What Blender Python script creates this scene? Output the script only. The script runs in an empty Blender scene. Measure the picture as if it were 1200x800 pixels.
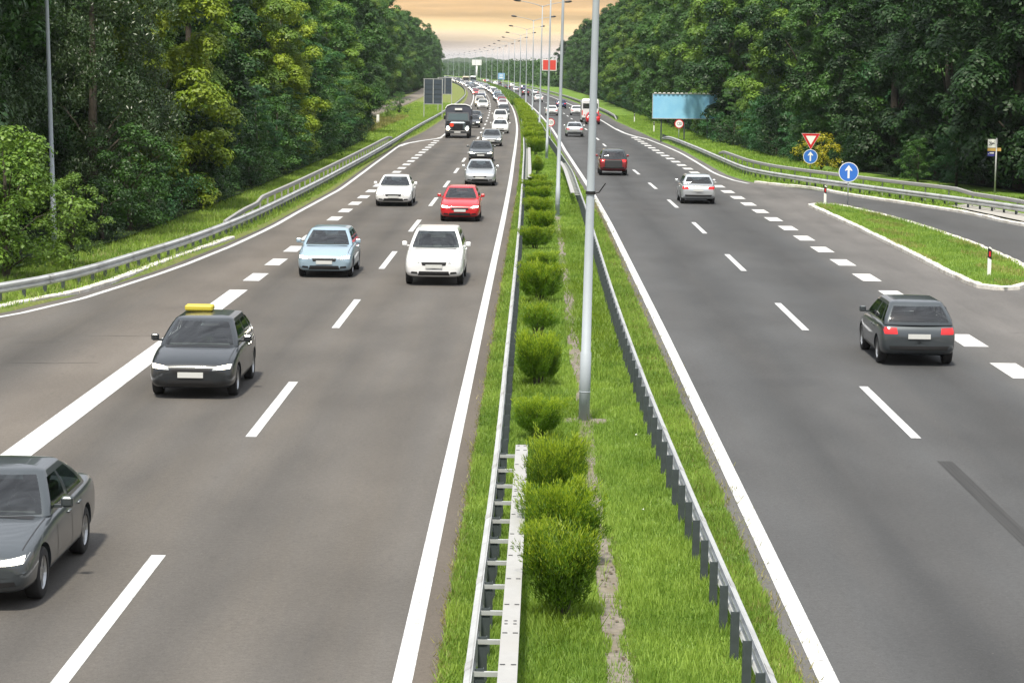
import bpy, bmesh, math, random
import numpy as np
from mathutils import Vector, Matrix
from mathutils.bvhtree import BVHTree

random.seed(7)
rng = np.random.default_rng(7)
SC = bpy.context.scene
COL = SC.collection
PI = math.pi

# ------------------------------------------------------------------ camera
cam_data = bpy.data.cameras.new('camera')
cam_data.sensor_width = 36.0
cam_data.lens = 36.0 * 2670.0 / 1200.0
cam_data.clip_start = 0.5
cam_data.clip_end = 12000.0
cam = bpy.data.objects.new('camera', cam_data)
COL.objects.link(cam)
CR = Vector((0.999854, 0.011155, 0.012907))
CU = Vector((-0.014144, 0.119032, 0.99279))
CF = Vector((-0.009539, 0.992828, -0.119172))
m = Matrix.Identity(4)
for i in range(3):
    m[i][0] = CR[i]; m[i][1] = CU[i]; m[i][2] = -CF[i]
m[2][3] = 6.8
cam.matrix_world = m
SC.camera = cam

# ------------------------------------------------------------------ light
SUN_EL, SUN_AZ = math.radians(64), math.radians(-164)      # azimuth from +Y, clockwise
world = bpy.data.worlds.new("World")
SC.world = world
world.use_nodes = True
wn, wl = world.node_tree.nodes, world.node_tree.links
wn.clear()
w_out = wn.new('ShaderNodeOutputWorld')
w_bg = wn.new('ShaderNodeBackground'); w_bg.inputs['Strength'].default_value = 0.1
w_sky = wn.new('ShaderNodeTexSky'); w_sky.sky_type = 'NISHITA'; w_sky.sun_disc = False
w_sky.sun_elevation = SUN_EL; w_sky.sun_rotation = SUN_AZ
w_sky.dust_density = 3.0
w_tc = wn.new('ShaderNodeTexCoord')
w_sep = wn.new('ShaderNodeSeparateXYZ'); wl.new(w_tc.outputs['Generated'], w_sep.inputs[0])
# cloud deck: warm band low over the horizon, pale grey overhead
w_map = wn.new('ShaderNodeMapping'); w_map.inputs['Scale'].default_value = (9, 9, 150)
wl.new(w_tc.outputs['Generated'], w_map.inputs[0])
w_no = wn.new('ShaderNodeTexNoise'); w_no.inputs['Scale'].default_value = 1.0
w_no.inputs['Detail'].default_value = 5; w_no.inputs['Roughness'].default_value = .55
wl.new(w_map.outputs[0], w_no.inputs['Vector'])
w_sub = wn.new('ShaderNodeMath'); w_sub.operation = 'SUBTRACT'; w_sub.inputs[1].default_value = .5
wl.new(w_no.outputs['Fac'], w_sub.inputs[0])
w_mad = wn.new('ShaderNodeMath'); w_mad.operation = 'MULTIPLY_ADD'; w_mad.inputs[1].default_value = .011
wl.new(w_sub.outputs[0], w_mad.inputs[0]); wl.new(w_sep.outputs['Z'], w_mad.inputs[2])
w_sq = wn.new('ShaderNodeMath'); w_sq.operation = 'POWER'; w_sq.use_clamp = True; w_sq.inputs[1].default_value = .5
w_mx = wn.new('ShaderNodeMath'); w_mx.operation = 'MAXIMUM'; w_mx.inputs[1].default_value = 0
wl.new(w_mad.outputs[0], w_mx.inputs[0]); wl.new(w_mx.outputs[0], w_sq.inputs[0])
w_rmp = wn.new('ShaderNodeValToRGB')
cr = w_rmp.color_ramp
while len(cr.elements) > 1: cr.elements.remove(cr.elements[-1])
def _stop(z, c):
    e = cr.elements.new(min(1, math.sqrt(z))); e.color = (*c, 1)
cr.elements[0].position = 0; cr.elements[0].color = (6.0, 5.75, 5.65, 1)
_stop(.005, (6.1, 5.6, 5.3)); _stop(.010, (6.1, 5.1, 4.2)); _stop(.017, (8.0, 6.0, 3.3)); _stop(.024, (7.0, 4.6, 2.3))
_stop(.033, (4.6, 3.2, 1.8)); _stop(.075, (5.2, 4.3, 3.4)); _stop(.2, (5.6, 5.7, 6.0)); _stop(.95, (8.6, 9.1, 9.8))
wl.new(w_sq.outputs[0], w_rmp.inputs[0])
# darker streaks
w_map2 = wn.new('ShaderNodeMapping'); w_map2.inputs['Scale'].default_value = (6, 6, 130); w_map2.inputs['Location'].default_value = (3.1, .4, 2)
wl.new(w_tc.outputs['Generated'], w_map2.inputs[0])
w_no2 = wn.new('ShaderNodeTexNoise'); w_no2.inputs['Detail'].default_value = 6; w_no2.inputs['Scale'].default_value = 1.2
wl.new(w_map2.outputs[0], w_no2.inputs['Vector'])
w_mr = wn.new('ShaderNodeMapRange'); w_mr.inputs[1].default_value = .38; w_mr.inputs[2].default_value = .66
w_mr.inputs[3].default_value = 1.08; w_mr.inputs[4].default_value = .62
wl.new(w_no2.outputs['Fac'], w_mr.inputs[0])
w_vm = wn.new('ShaderNodeVectorMath'); w_vm.operation = 'SCALE'
wl.new(w_rmp.outputs[0], w_vm.inputs[0]); wl.new(w_mr.outputs[0], w_vm.inputs['Scale'])
w_mix = wn.new('ShaderNodeMixRGB'); w_mix.inputs[0].default_value = .88
wl.new(w_sky.outputs[0], w_mix.inputs[1]); wl.new(w_vm.outputs[0], w_mix.inputs[2])
wl.new(w_mix.outputs[0], w_bg.inputs['Color']); wl.new(w_bg.outputs[0], w_out.inputs['Surface'])

sun_d = bpy.data.lights.new('sun', 'SUN'); sun_d.energy = 3.6; sun_d.angle = math.radians(5); sun_d.color = (1, .93, .80)
sun = bpy.data.objects.new('sun', sun_d); COL.objects.link(sun)
sd = Vector((math.sin(SUN_AZ) * math.cos(SUN_EL), math.cos(SUN_AZ) * math.cos(SUN_EL), math.sin(SUN_EL)))
sun.rotation_euler = (-sd).to_track_quat('-Z', 'Y').to_euler()
sun.location = (0, 0, 60)

SC.view_settings.view_transform = 'Standard'
SC.view_settings.look = 'None'
SC.view_settings.gamma = 1.0
SC.view_settings.exposure = 0.75
SC.render.engine = 'CYCLES'
SC.cycles.use_denoising = True
SC.cycles.max_bounces = 6
SC.cycles.diffuse_bounces = 3
SC.cycles.glossy_bounces = 2
SC.cycles.transmission_bounces = 3
SC.cycles.transparent_max_bounces = 6
SC.cycles.volume_bounces = 0
SC.cycles.use_adaptive_sampling = True
SC.cycles.adaptive_threshold = 0.015

# ------------------------------------------------------------------ materials
def mat(name, col, rough=.7, metal=0., spec=.5, coat=0., emit=None, es=0.):
    mt = bpy.data.materials.new(name); mt.use_nodes = True
    b = mt.node_tree.nodes['Principled BSDF']
    b.inputs['Base Color'].default_value = (*col, 1)
    b.inputs['Roughness'].default_value = rough
    b.inputs['Metallic'].default_value = metal
    b.inputs['Specular IOR Level'].default_value = spec
    b.inputs['Coat Weight'].default_value = coat
    if emit:
        b.inputs['Emission Color'].default_value = (*emit, 1)
        b.inputs['Emission Strength'].default_value = es
    return mt

class NT:
    """small node helper"""
    def __init__(s, mt): s.t = mt.node_tree; s.b = s.t.nodes.get('Principled BSDF')
    def n(s, k, **kw):
        x = s.t.nodes.new(k)
        for a, v in kw.items(): setattr(x, a, v)
        return x
    def l(s, a, b): s.t.links.new(a, b)
    def noise(s, vec, scale, detail=4, rough=.55):
        x = s.n('ShaderNodeTexNoise'); x.inputs['Scale'].default_value = scale
        x.inputs['Detail'].default_value = detail; x.inputs['Roughness'].default_value = rough
        if vec is not None: s.l(vec, x.inputs['Vector'])
        return x.outputs['Fac']
    def mapping(s, vec, sc):
        x = s.n('ShaderNodeMapping'); x.inputs['Scale'].default_value = sc; s.l(vec, x.inputs[0]); return x.outputs[0]
    def ramp(s, fac, stops):
        x = s.n('ShaderNodeValToRGB'); r = x.color_ramp
        r.elements[0].position = stops[0][0]; r.elements[0].color = (*stops[0][1], 1)
        r.elements[1].position = stops[-1][0]; r.elements[1].color = (*stops[-1][1], 1)
        for p, c in stops[1:-1]:
            e = r.elements.new(p); e.color = (*c, 1)
        s.l(fac, x.inputs[0]); return x.outputs[0]
    def rng(s, fac, a, b, c, d):
        x = s.n('ShaderNodeMapRange')
        for i, v in enumerate((a, b, c, d)): x.inputs[i + 1].default_value = v
        s.l(fac, x.inputs[0]); return x.outputs[0]
    def mul(s, a, b):
        x = s.n('ShaderNodeVectorMath', operation='MULTIPLY'); s.l(a, x.inputs[0]); s.l(b, x.inputs[1]); return x.outputs[0]
    def mix(s, f, a, b, mode='MIX'):
        x = s.n('ShaderNodeMixRGB', blend_type=mode)
        if isinstance(f, float): x.inputs[0].default_value = f
        else: s.l(f, x.inputs[0])
        for i, v in ((1, a), (2, b)):
            if isinstance(v, tuple): x.inputs[i].default_value = (*v, 1)
            else: s.l(v, x.inputs[i])
        return x.outputs[0]
    def bump(s, h, st, dist=.02):
        x = s.n('ShaderNodeBump'); x.inputs['Strength'].default_value = st; x.inputs['Distance'].default_value = dist
        s.l(h, x.inputs['Height']); s.l(x.outputs[0], s.b.inputs['Normal'])

def g3(v): return (v, v, v)

def asphalt(name, base, bands, lat0, lat1, patch):
    mt = mat(name, base, .85, spec=.3); t = NT(mt)
    uv = t.n('ShaderNodeUVMap').outputs[0]
    sp = t.n('ShaderNodeSeparateXYZ'); t.l(uv, sp.inputs[0])
    wob = t.noise(t.mapping(uv, (.3, .03, 1)), 1, 3)
    wv = t.n('ShaderNodeMath', operation='MULTIPLY_ADD'); wv.inputs[1].default_value = .9
    t.l(wob, wv.inputs[0]); t.l(sp.outputs[0], wv.inputs[2])
    fac = t.rng(wv.outputs[0], lat0 + .45, lat1 + .45, 0, 1)
    band = t.ramp(fac, [((l - lat0) / (lat1 - lat0), g3(v * .5) if not isinstance(v, tuple) else tuple(q * .5 for q in v)) for l, v in bands])
    c = t.mix(1., tuple(q * 2 for q in base), band, 'MULTIPLY')
    n1 = t.noise(t.mapping(uv, (.9, .05, 1)), 1, 6, .6)
    c = t.mix(t.rng(n1, .42, .72, 0, .55), c, patch)
    n2 = t.noise(t.mapping(uv, (.35, .12, 1)), 1.3, 4)
    c = t.mix(1., c, t.ramp(n2, [(.3, g3(.84)), (.7, g3(1.15))]), 'MULTIPLY')
    n5 = t.noise(t.mapping(uv, (2.2, .5, 1)), 1.7, 5, .7); c = t.mix(t.rng(n5, .60, .72, 0, .30), c, g3(.045))
    n3 = t.noise(uv, 30, 4, .85)
    n6 = t.noise(uv, 11, 3, .7); c = t.mix(1., c, t.ramp(n6, [(.3, g3(.44)), (.7, g3(.56))]), 'MULTIPLY'); c = t.mix(1., c, t.ramp(n3, [(.28, (.62, .62, .62)), (.5, g3(1.0)), (.70, g3(1.0))]), 'MULTIPLY'); c = t.mix(1., c, (2.08, 2.08, 2.08), 'MULTIPLY')
    c = t.mix(t.rng(n3, .60, .72, 0, .28), c, (.34, .33, .32))
    n4 = t.noise(uv, 9, 2, .7)                                   # pale specks of stone
    c = t.mix(t.rng(n4, .74, .78, 0, .35), c, (.3, .29, .27))
    t.l(c, t.b.inputs['Base Color'])
    t.bump(n3, .35, .01)
    return mt

M = {}
M['asphL'] = asphalt('asphalt_worn', (.091, .085, .079),
    [(-15, 1.0), (-13, 1.1), (-12.0, .70), (-11.3, .88), (-10.3, (1.36, 1.30, 1.24)), (-9.2, (1.34, 1.28, 1.22)), (-8.1, .74), (-7.0, .98), (-6.0, .78), (-5.2, 1.06),
     (-4.3, .86), (-3.3, 1.06), (-2.4, .88), (-1.8, 1.10), (-1, .95)], -15, -1, (.112, .098, .082))
M['asphR'] = asphalt('asphalt_grey', (.067, .0685, .071),
    [(2.7, .8), (3.3, 1.10), (4.0, 1.05), (5.2, .66), (6.4, .95), (7.2, 1.02), (8.1, .82), (9.2, .66), (10.3, 1.0), (11.2, (1.45, 1.38, 1.30)), (12.6, (1.85, 1.72, 1.60)), (14.6, (1.85, 1.72, 1.60)), (16.5, 1.1), (18.5, .95), (22, 1.2)],
    2.7, 22, (.070, .068, .067))
M['edge'] = asphalt('asphalt_shoulder', (.105, .090, .076), [(-3, 1), (0, .95), (3, 1)], -3, 3, (.085, .072, .06))
M['edgeR'] = asphalt('asphalt_shoulder_grey', (.105, .102, .098), [(-3, 1), (0, .95), (3, 1)], -3, 3, (.07, .068, .065))
# painted line, slightly worn
mt = mat('road_paint', (.80, .80, .78), .6); t = NT(mt); pos = t.n('ShaderNodeNewGeometry').outputs['Position']
n = t.noise(pos, 9, 6, .7); n2 = t.noise(pos, 1.1, 3)
c = t.mix(t.rng(n, .51, .66, 0, .85), (.56, .57, .58), (.24, .235, .23)); c = t.mix(1., c, t.ramp(n2, [(.3, g3(.86)), (.65, g3(1))]), 'MULTIPLY')
t.l(c, t.b.inputs['Base Color']); M['paint'] = mt
mt = mat('road_paint_worn', (.62, .61, .59), .7); t = NT(mt); pos = t.n('ShaderNodeNewGeometry').outputs['Position']
n = t.noise(pos, 7, 6, .75)
t.l(t.mix(t.rng(n, .50, .70, 0, .8), (.54, .54, .535), (.22, .215, .21)), t.b.inputs['Base Color']); M['paint_worn'] = mt

def ground_mat(name, a, b, c_, scale=.35):
    mt = mat(name, a, .95, spec=.15); t = NT(mt); pos = t.n('ShaderNodeNewGeometry').outputs['Position']
    n1 = t.noise(pos, scale, 5, .6); n2 = t.noise(pos, 9, 6, .8); n3 = t.noise(pos, 1.4, 4, .7)
    c = t.mix(t.rng(n1, .35, .65, 0, 1), a, b)
    c = t.mix(t.rng(n3, .55, .72, 0, .8), c, c_)
    c = t.mix(1., c, t.ramp(n2, [(.25, g3(.45)), (.5, g3(.95)), (.75, g3(1.5))]), 'MULTIPLY')
    t.l(c, t.b.inputs['Base Color']); t.bump(n2, .9, .08); return mt
M['turf'] = ground_mat('turf', (.10, .19, .025), (.15, .24, .04), (.19, .22, .055))
M['turf_dry'] = ground_mat('turf_edge', (.14, .20, .045), (.19, .20, .07), (.22, .17, .09), .6)
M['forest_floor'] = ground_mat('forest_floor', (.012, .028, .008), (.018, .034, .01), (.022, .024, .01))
M['soil'] = ground_mat('soil', (.17, .13, .09), (.12, .095, .065), (.2, .17, .13), 1.5)

def speck(name, base, rough=.75, metal=0., amt=.25, sc=6., dirt=None, spec=.5):
    mt = mat(name, base, rough, metal, spec=spec); t = NT(mt); tc = t.n('ShaderNodeTexCoord').outputs['Object']
    n1 = t.noise(tc, sc, 6, .7); n2 = t.noise(tc, sc * .22, 4)
    c = t.mix(1., (*base,), t.ramp(n1, [(.3, g3(1 - amt)), (.7, g3(1 + amt))]), 'MULTIPLY')
    if dirt: c = t.mix(t.rng(n2, .48, .7, 0, .8), c, dirt)
    t.l(c, t.b.inputs['Base Color']); t.bump(n1, .25, .01); return mt
M['kerb'] = speck('kerb_white', (.62, .60, .56), .85, amt=.25, sc=5, dirt=(.33, .30, .25))
M['concrete'] = speck('concrete', (.17, .15, .125), .9, amt=.35, sc=7, dirt=(.14, .12, .07))
M['paving'] = speck('paving', (.34, .33, .31), .9, amt=.15, sc=3)
M['galv'] = speck('galvanised', (.50, .515, .52), .5, .35, .12, 4, dirt=(.36, .365, .36))
M['galv_lt'] = speck('galvanised_pale', (.36, .36, .355), .5, .15, .08, 3, dirt=(.34, .33, .31))
M['galv_dk'] = speck('galvanised_dull', (.38, .385, .38), .6, .3, .2, 9)
M['post'] = speck('post_steel', (.06, .075, .08), .6, .3, .2, 6)
M['pole'] = speck('pole_paint', (.34, .38, .42), .6, .05, .06, 2, dirt=(.36, .40, .42))
M['black'] = mat('black_plastic', (.012, .012, .013), .45)
M['dark'] = mat('dark_grey', (.035, .037, .04), .5)
M['tyre'] = mat('tyre', (.015, .015, .016), .85)
M['rim'] = mat('rim', (.42, .43, .44), .3, .8)
M['glass'] = mat('car_glass', (.012, .016, .018), .04, 0, spec=.8, coat=.3)
mt = mat('car_glass_clear', (.01, .013, .014), .03, spec=.6); t = NT(mt); tr_ = t.n('ShaderNodeBsdfTransparent'); tr_.inputs[0].default_value = (.42, .47, .46, 1)
gl_ = t.n('ShaderNodeBsdfGlossy'); gl_.inputs['Roughness'].default_value = .03; fr_ = t.n('ShaderNodeFresnel'); fr_.inputs['IOR'].default_value = 1.5
ms_ = t.n('ShaderNodeMixShader'); t.l(t.rng(fr_.outputs[0], 0, 1, .06, 1.0), ms_.inputs[0]); t.l(tr_.outputs[0], ms_.inputs[1]); t.l(gl_.outputs[0], ms_.inputs[2]); t.l(ms_.outputs[0], t.t.nodes['Material Output'].inputs['Surface'])
M['clear'] = mt
M['seat'] = mat('seat_fabric', (.05, .05, .053), .9)
M['lamp_on'] = mat('headlamp_lit', (.9, .85, .75), .2, emit=(1, .86, .62), es=14.)
M['lamp_off'] = mat('headlamp', (.60, .62, .64), .12, .3)
M['tail'] = mat('tail_lamp', (.42, .008, .01), .15, emit=(1, .03, .02), es=.22, coat=.5)
M['plate'] = mat('number_plate', (.55, .56, .55), .4)
M['lens'] = mat('headlamp_lens', (.42, .44, .45), .08, .2, coat=.6)
M['white'] = mat('white_enamel', (.80, .80, .79), .4)
M['red'] = mat('red_enamel', (.55, .012, .018), .4)
M['blue'] = mat('blue_enamel', (.035, .16, .58), .4)
M['yellow'] = mat('yellow_enamel', (.50, .42, .04), .55)
M['cloth'] = speck('tarpaulin', (.07, .075, .10), .8, amt=.2, sc=3)

def paint(name, c, metal=.25, rough=.32):
    return mat('paint_' + name, c, rough, metal, coat=.8)
PAINT = {'white': paint('white', (.74, .75, .76), 0), 'silver': paint('silver', (.50, .53, .56), .6), 'black': paint('black', (.014, .018, .022), .2),
         'red': paint('red', (.52, .008, .014), .1), 'dark red': paint('dark_red', (.20, .01, .015), .1), 'light blue': paint('light_blue', (.30, .41, .50), .3), 'dark blue': paint('dark_blue', (.015, .035, .12), .3),
         'dark grey': paint('dark_grey', (.05, .06, .068), .4), 'grey': paint('grey', (.20, .215, .225), .5), 'slate': paint('slate', (.085, .11, .13), .4),
         'brown': paint('brown', (.12, .07, .05), .3), 'green': paint('green', (.03, .09, .05), .2), 'beige': paint('beige', (.45, .40, .32), .2)}

def leafmat(name, a, b, trans=.22, rough=.5):
    mt = mat(name, a, rough, spec=.35); t = NT(mt)
    at = t.n('ShaderNodeAttribute', attribute_name='var').outputs['Fac']
    oi = t.n('ShaderNodeObjectInfo').outputs['Random']
    pos = t.n('ShaderNodeTexCoord').outputs['Object']
    nn = t.noise(pos, .45, 3)
    f = t.n('ShaderNodeMath', operation='MULTIPLY_ADD'); f.inputs[1].default_value = .55; t.l(at, f.inputs[0])
    t.l(t.rng(nn, .3, .7, 0, .45), f.inputs[2])
    c = t.mix(f.outputs[0], a, b)
    c = t.mix(1., c, t.ramp(oi, [(0, g3(.82)), (1, g3(1.18))]), 'MULTIPLY')
    t.l(c, t.b.inputs['Base Color'])
    tr = t.n('ShaderNodeBsdfTranslucent'); t.l(t.mix(1., c, (1.3, 1.3, .7), 'MULTIPLY'), tr.inputs[0])
    ms = t.n('ShaderNodeMixShader'); ms.inputs[0].default_value = trans
    out = t.t.nodes['Material Output']
    t.l(t.b.outputs[0], ms.inputs[1]); t.l(tr.outputs[0], ms.inputs[2]); t.l(ms.outputs[0], out.inputs['Surface'])
    return mt
LEAF = {'sunny': leafmat('leaf_sunny', (.035, .10, .010), (.18, .28, .035)),
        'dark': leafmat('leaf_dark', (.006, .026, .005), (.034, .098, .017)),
        'mid': leafmat('leaf_mid', (.014, .055, .008), (.075, .18, .024)),
        'fresh': leafmat('leaf_fresh', (.045, .115, .010), (.18, .29, .03)),
        'yellow': leafmat('leaf_yellow', (.08, .16, .010), (.32, .40, .022)),
        'teal': leafmat('leaf_teal', (.013, .062, .018), (.05, .155, .045)),
        'silver': leafmat('leaf_silver', (.014, .042, .010), (.10, .165, .06), rough=.35),
        'bloom': leafmat('leaf_bloom', (.14, .17, .01), (.48, .40, .01))}
M['bark'] = speck('bark', (.065, .055, .042), .95, amt=.4, sc=8)
M['needle'] = leafmat('shrub_needles', (.045, .12, .009), (.20, .33, .026), .38)
M['needle_tip'] = leafmat('shrub_tips', (.17, .27, .016), (.44, .52, .04), .4)
M['blade'] = leafmat('grass_blades', (.08, .17, .02), (.37, .50, .10), .35)
M['blade_dry'] = leafmat('grass_blades_dry', (.14, .17, .04), (.46, .38, .17), .3)

# ------------------------------------------------------------------ object helpers
def tag(o, label=None, cat=None, group=None, kind=None):
    if label: o['label'] = label
    if cat: o['category'] = cat
    if group: o['group'] = group
    if kind: o['kind'] = kind
    return o
def empty(name, loc=(0, 0, 0), rz=0.):
    o = bpy.data.objects.new(name, None); o.location = loc; o.rotation_euler = (0, 0, rz)
    o.empty_display_size = .3; COL.objects.link(o); return o
def link(name, me, mats=None, parent=None, smooth=False):
    o = bpy.data.objects.new(name, me); COL.objects.link(o)
    if mats is not None and not me.materials:
        for x in (mats if isinstance(mats, (list, tuple)) else [mats]): me.materials.append(x)
    if parent: o.parent = parent
    if smooth:
        me.polygons.foreach_set('use_smooth', [True] * len(me.polygons))
    return o
def pyd(name, v, f):
    me = bpy.data.meshes.new(name); me.from_pydata([tuple(p) for p in v], [], f); me.update(); return me

class MB:
    """collects simple solids into ONE mesh"""
    def __init__(s): s.v = []; s.f = []; s.m = []; s.cur = 0
    def add(s, v, f):
        k = len(s.v); s.v += [tuple(p) for p in v]; s.f += [tuple(i + k for i in q) for q in f]; s.m += [s.cur] * len(f)
    def box(s, x0, x1, y0, y1, z0, z1):
        v = [(x0, y0, z0), (x1, y0, z0), (x1, y1, z0), (x0, y1, z0), (x0, y0, z1), (x1, y0, z1), (x1, y1, z1), (x0, y1, z1)]
        s.add(v, [(0, 3, 2, 1), (4, 5, 6, 7), (0, 1, 5, 4), (1, 2, 6, 5), (2, 3, 7, 6), (3, 0, 4, 7)])
    def bbox(s, x0, x1, y0, y1, z0, z1, b=.03):
        """box with chamfered vertical and top edges"""
        def ring(d, z): return [(x0 + d + b, y0 + d, z), (x1 - d - b, y0 + d, z), (x1 - d, y0 + d + b, z), (x1 - d, y1 - d - b, z), (x1 - d - b, y1 - d, z), (x0 + d + b, y1 - d, z), (x0 + d, y1 - d - b, z), (x0 + d, y0 + d + b, z)]
        R = [ring(b * .7, z0), ring(0, z0 + b), ring(0, z1 - b), ring(b * .7, z1)]
        v = sum(R, []); f = []
        for k in range(3):
            for i in range(8): j = (i + 1) % 8; f.append((k * 8 + i, k * 8 + j, (k + 1) * 8 + j, (k + 1) * 8 + i))
        f.append(tuple(range(7, -1, -1))); f.append(tuple(range(24, 32))); s.add(v, f)
    def tube(s, pts, rads, n=8, cap=True):
        pts = [Vector(p) for p in pts]; k0 = []
        v = []; f = []
        for i, p in enumerate(pts):
            d = (pts[min(i + 1, len(pts) - 1)] - pts[max(i - 1, 0)]).normalized()
            a = d.orthogonal() if i == 0 else (k0 - d * k0.dot(d))
            a.normalize(); k0 = a; b = d.cross(a)
            r = rads[i] if isinstance(rads, (list, tuple)) else rads
            for j in range(n):
                t_ = 2 * PI * j / n; v.append(p + (a * math.cos(t_) + b * math.sin(t_)) * r)
        for i in range(len(pts) - 1):
            for j in range(n):
                q = (j + 1) % n; f.append((i * n + j, i * n + q, (i + 1) * n + q, (i + 1) * n + j))
        if cap: f.append(tuple(range(n - 1, -1, -1))); f.append(tuple(range((len(pts) - 1) * n, len(pts) * n)))
        s.add(v, f)
    def lathe(s, prof, axis='x', n=24, c=(0, 0, 0)):
        """prof: list of (axial, radius)"""
        v = []; f = []
        for a, r in prof:
            for j in range(n):
                t_ = 2 * PI * j / n; p, q = r * math.cos(t_), r * math.sin(t_)
                v.append((c[0] + a, c[1] + p, c[2] + q) if axis == 'x' else (c[0] + p, c[1] + q, c[2] + a) if axis == 'z' else (c[0] + p, c[1] + a, c[2] + q))
        for i in range(len(prof) - 1):
            for j in range(n):
                q = (j + 1) % n; f.append((i * n + j, i * n + q, (i + 1) * n + q, (i + 1) * n + j))
        s.add(v, f)
    def prism(s, poly, y0, y1):
        """polygon in (x,z) extruded along y"""
        n = len(poly); v = [(x, y0, z) for x, z in poly] + [(x, y1, z) for x, z in poly]
        f = [tuple(range(n)), tuple(range(2 * n - 1, n - 1, -1))] + [(i, i + n, (i + 1) % n + n, (i + 1) % n) for i in range(n)]
        s.add(v, f)
    def mesh(s, name):
        me = pyd(name, s.v, s.f)
        bm = bmesh.new(); bm.from_mesh(me); bmesh.ops.recalc_face_normals(bm, faces=bm.faces); bm.to_mesh(me); bm.free()
        me.polygons.foreach_set('material_index', s.m)
        return me
    def build(s, name, mats, parent=None, smooth=False):
        return link(name, s.mesh(name), mats, parent, smooth)

def copy_tree(o, parent=None):
    c = o.copy(); COL.objects.link(c)
    if parent is not None: c.parent = parent
    for ch in list(CH.get(o.name, [])) or list(o.children):
        copy_tree(ch, c)
    return c
CH = {}

def quads_mesh(name, V, var):
    """V: (N,4,3) float array -> mesh with per-face attribute var"""
    n = len(V); me = bpy.data.meshes.new(name)
    me.vertices.add(n * 4); me.vertices.foreach_set('co', np.ascontiguousarray(V, dtype=np.float32).ravel())
    me.loops.add(n * 4); me.loops.foreach_set('vertex_index', np.arange(n * 4, dtype=np.int32))
    me.polygons.add(n); me.polygons.foreach_set('loop_start', np.arange(0, n * 4, 4, dtype=np.int32))
    me.polygons.foreach_set('loop_total', np.full(n, 4, dtype=np.int32))
    a = me.attributes.new('var', 'FLOAT', 'FACE'); a.data.foreach_set('value', np.asarray(var, dtype=np.float32))
    me.update(calc_edges=True); return me

# ------------------------------------------------------------------ road geometry
def gc(Y): return max(0., Y - 100.) ** 2 / 30000.
def tab(T):
    xs = [p[0] for p in T]; ys = [p[1] for p in T]
    return lambda Y: float(np.interp(Y, xs, ys))
dR = tab([(60, 0), (100, -.08), (130, -.25), (160, -.5), (190, -.7), (260, -.8), (320, -1.0), (400, -1.2), (600, -1.4)])
def WX(lat, Y): return lat - gc(Y)
YS = [18] + list(range(22, 130, 4)) + list(range(130, 300, 8)) + list(range(300, 700, 16)) + list(range(700, 2701, 40))

def strip(name, la, lb, z, mt, ys=YS, parent=None, cols=1, absx=False):
    """sheet between two lateral functions of Y"""
    fa = la if callable(la) else (lambda Y: la); fb = lb if callable(lb) else (lambda Y: lb)
    v = []; f = []; uv = []
    for Y in ys:
        for k in range(cols + 1):
            L = fa(Y) + (fb(Y) - fa(Y)) * k / cols
            v.append((WX(L, Y), Y, z)); uv.append((L, Y))
    w = cols + 1
    for i in range(len(ys) - 1):
        for k in range(cols): f.append((i * w + k, i * w + k + 1, (i + 1) * w + k + 1, (i + 1) * w + k))
    me = pyd(name, v, f); ul = me.uv_layers.new(name='UVMap')
    for p in me.polygons:
        for li in p.loop_indices: ul.data[li].uv = uv[me.loops[li].vertex_index]
    return link(name, me, mt, parent)

def span(a, b, step=4.):
    n = max(1, int(math.ceil((b - a) / step))); return [a + (b - a) * i / n for i in range(n + 1)]

# ground
gx = [-2400, -900, -300, -100, -50, -30, -22, -16, -12, -6, 0, 6, 12, 16, 22, 30, 50, 100, 300, 900, 2400]
gy = [-50, 0, 30, 60, 90, 120, 160, 200, 260, 330, 420, 560, 760, 1000, 1400, 2000, 3000, 4150]
v = [(x - (gc(min(y, 2600)) if abs(x) < 1000 else 0), y, -.06) for y in gy for x in gx]; w = len(gx)
f = [(i * w + k, i * w + k + 1, (i + 1) * w + k + 1, (i + 1) * w + k) for i in range(len(gy) - 1) for k in range(w - 1)]
tag(link('ground', pyd('ground', v, f), M['turf']), kind='structure')

# left carriageway
lineL = tab([(20, -28), (45, -19.5), (55, -16.2), (61.3, -14.0), (65.6, -13.1), (70, -12.6), (75.6, -12.0), (86, -11.4), (96, -11.1), (106, -11.05), (126, -10.8), (160, -11.2), (194, -11.5), (203, -11.2), (211, -10.2), (219, -8.8), (240, -8.7), (700, -8.5), (2700, -8.5)])
edgeL = tab([(20, -28.5), (45, -20), (55, -16.6), (61.3, -14.5), (65.6, -13.6), (70, -13.0), (75.6, -12.4), (86, -11.8), (96, -11.4), (126, -11.15), (160, -11.55), (194, -11.85), (210, -11.7), (240, -11.2), (330, -10.8), (450, -10.2), (600, -9.8), (2700, -9.8)])
road_left = tag(strip('road', edgeL, lambda Y: -1.05, 0, M['asphL'], cols=4), kind='structure')
edgeR = tab([(20, 60), (60, 36), (75, 30), (90, 25), (103, 22.05), (110.7, 21.15), (115.2, 20.25), (126, 17.45), (134, 16.05), (138.5, 13.75), (141.5, 13.1), (150, 12.6), (160, 12.6), (191, 12.75), (205, 12.7), (225, 12.2), (306, 11.7), (330, 12.2), (600, 12.2), (2700, 12.2)])
road_right = tag(strip('road', lambda Y: 2.85 + dR(Y) * 1.0, edgeR, 0, M['asphR'], cols=6), kind='structure')
for s_, rd, a, b in (('verge_strip', road_left, -1.5, -.98), ('verge_strip', road_right, 2.7, 3.2)):
    pass
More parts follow.
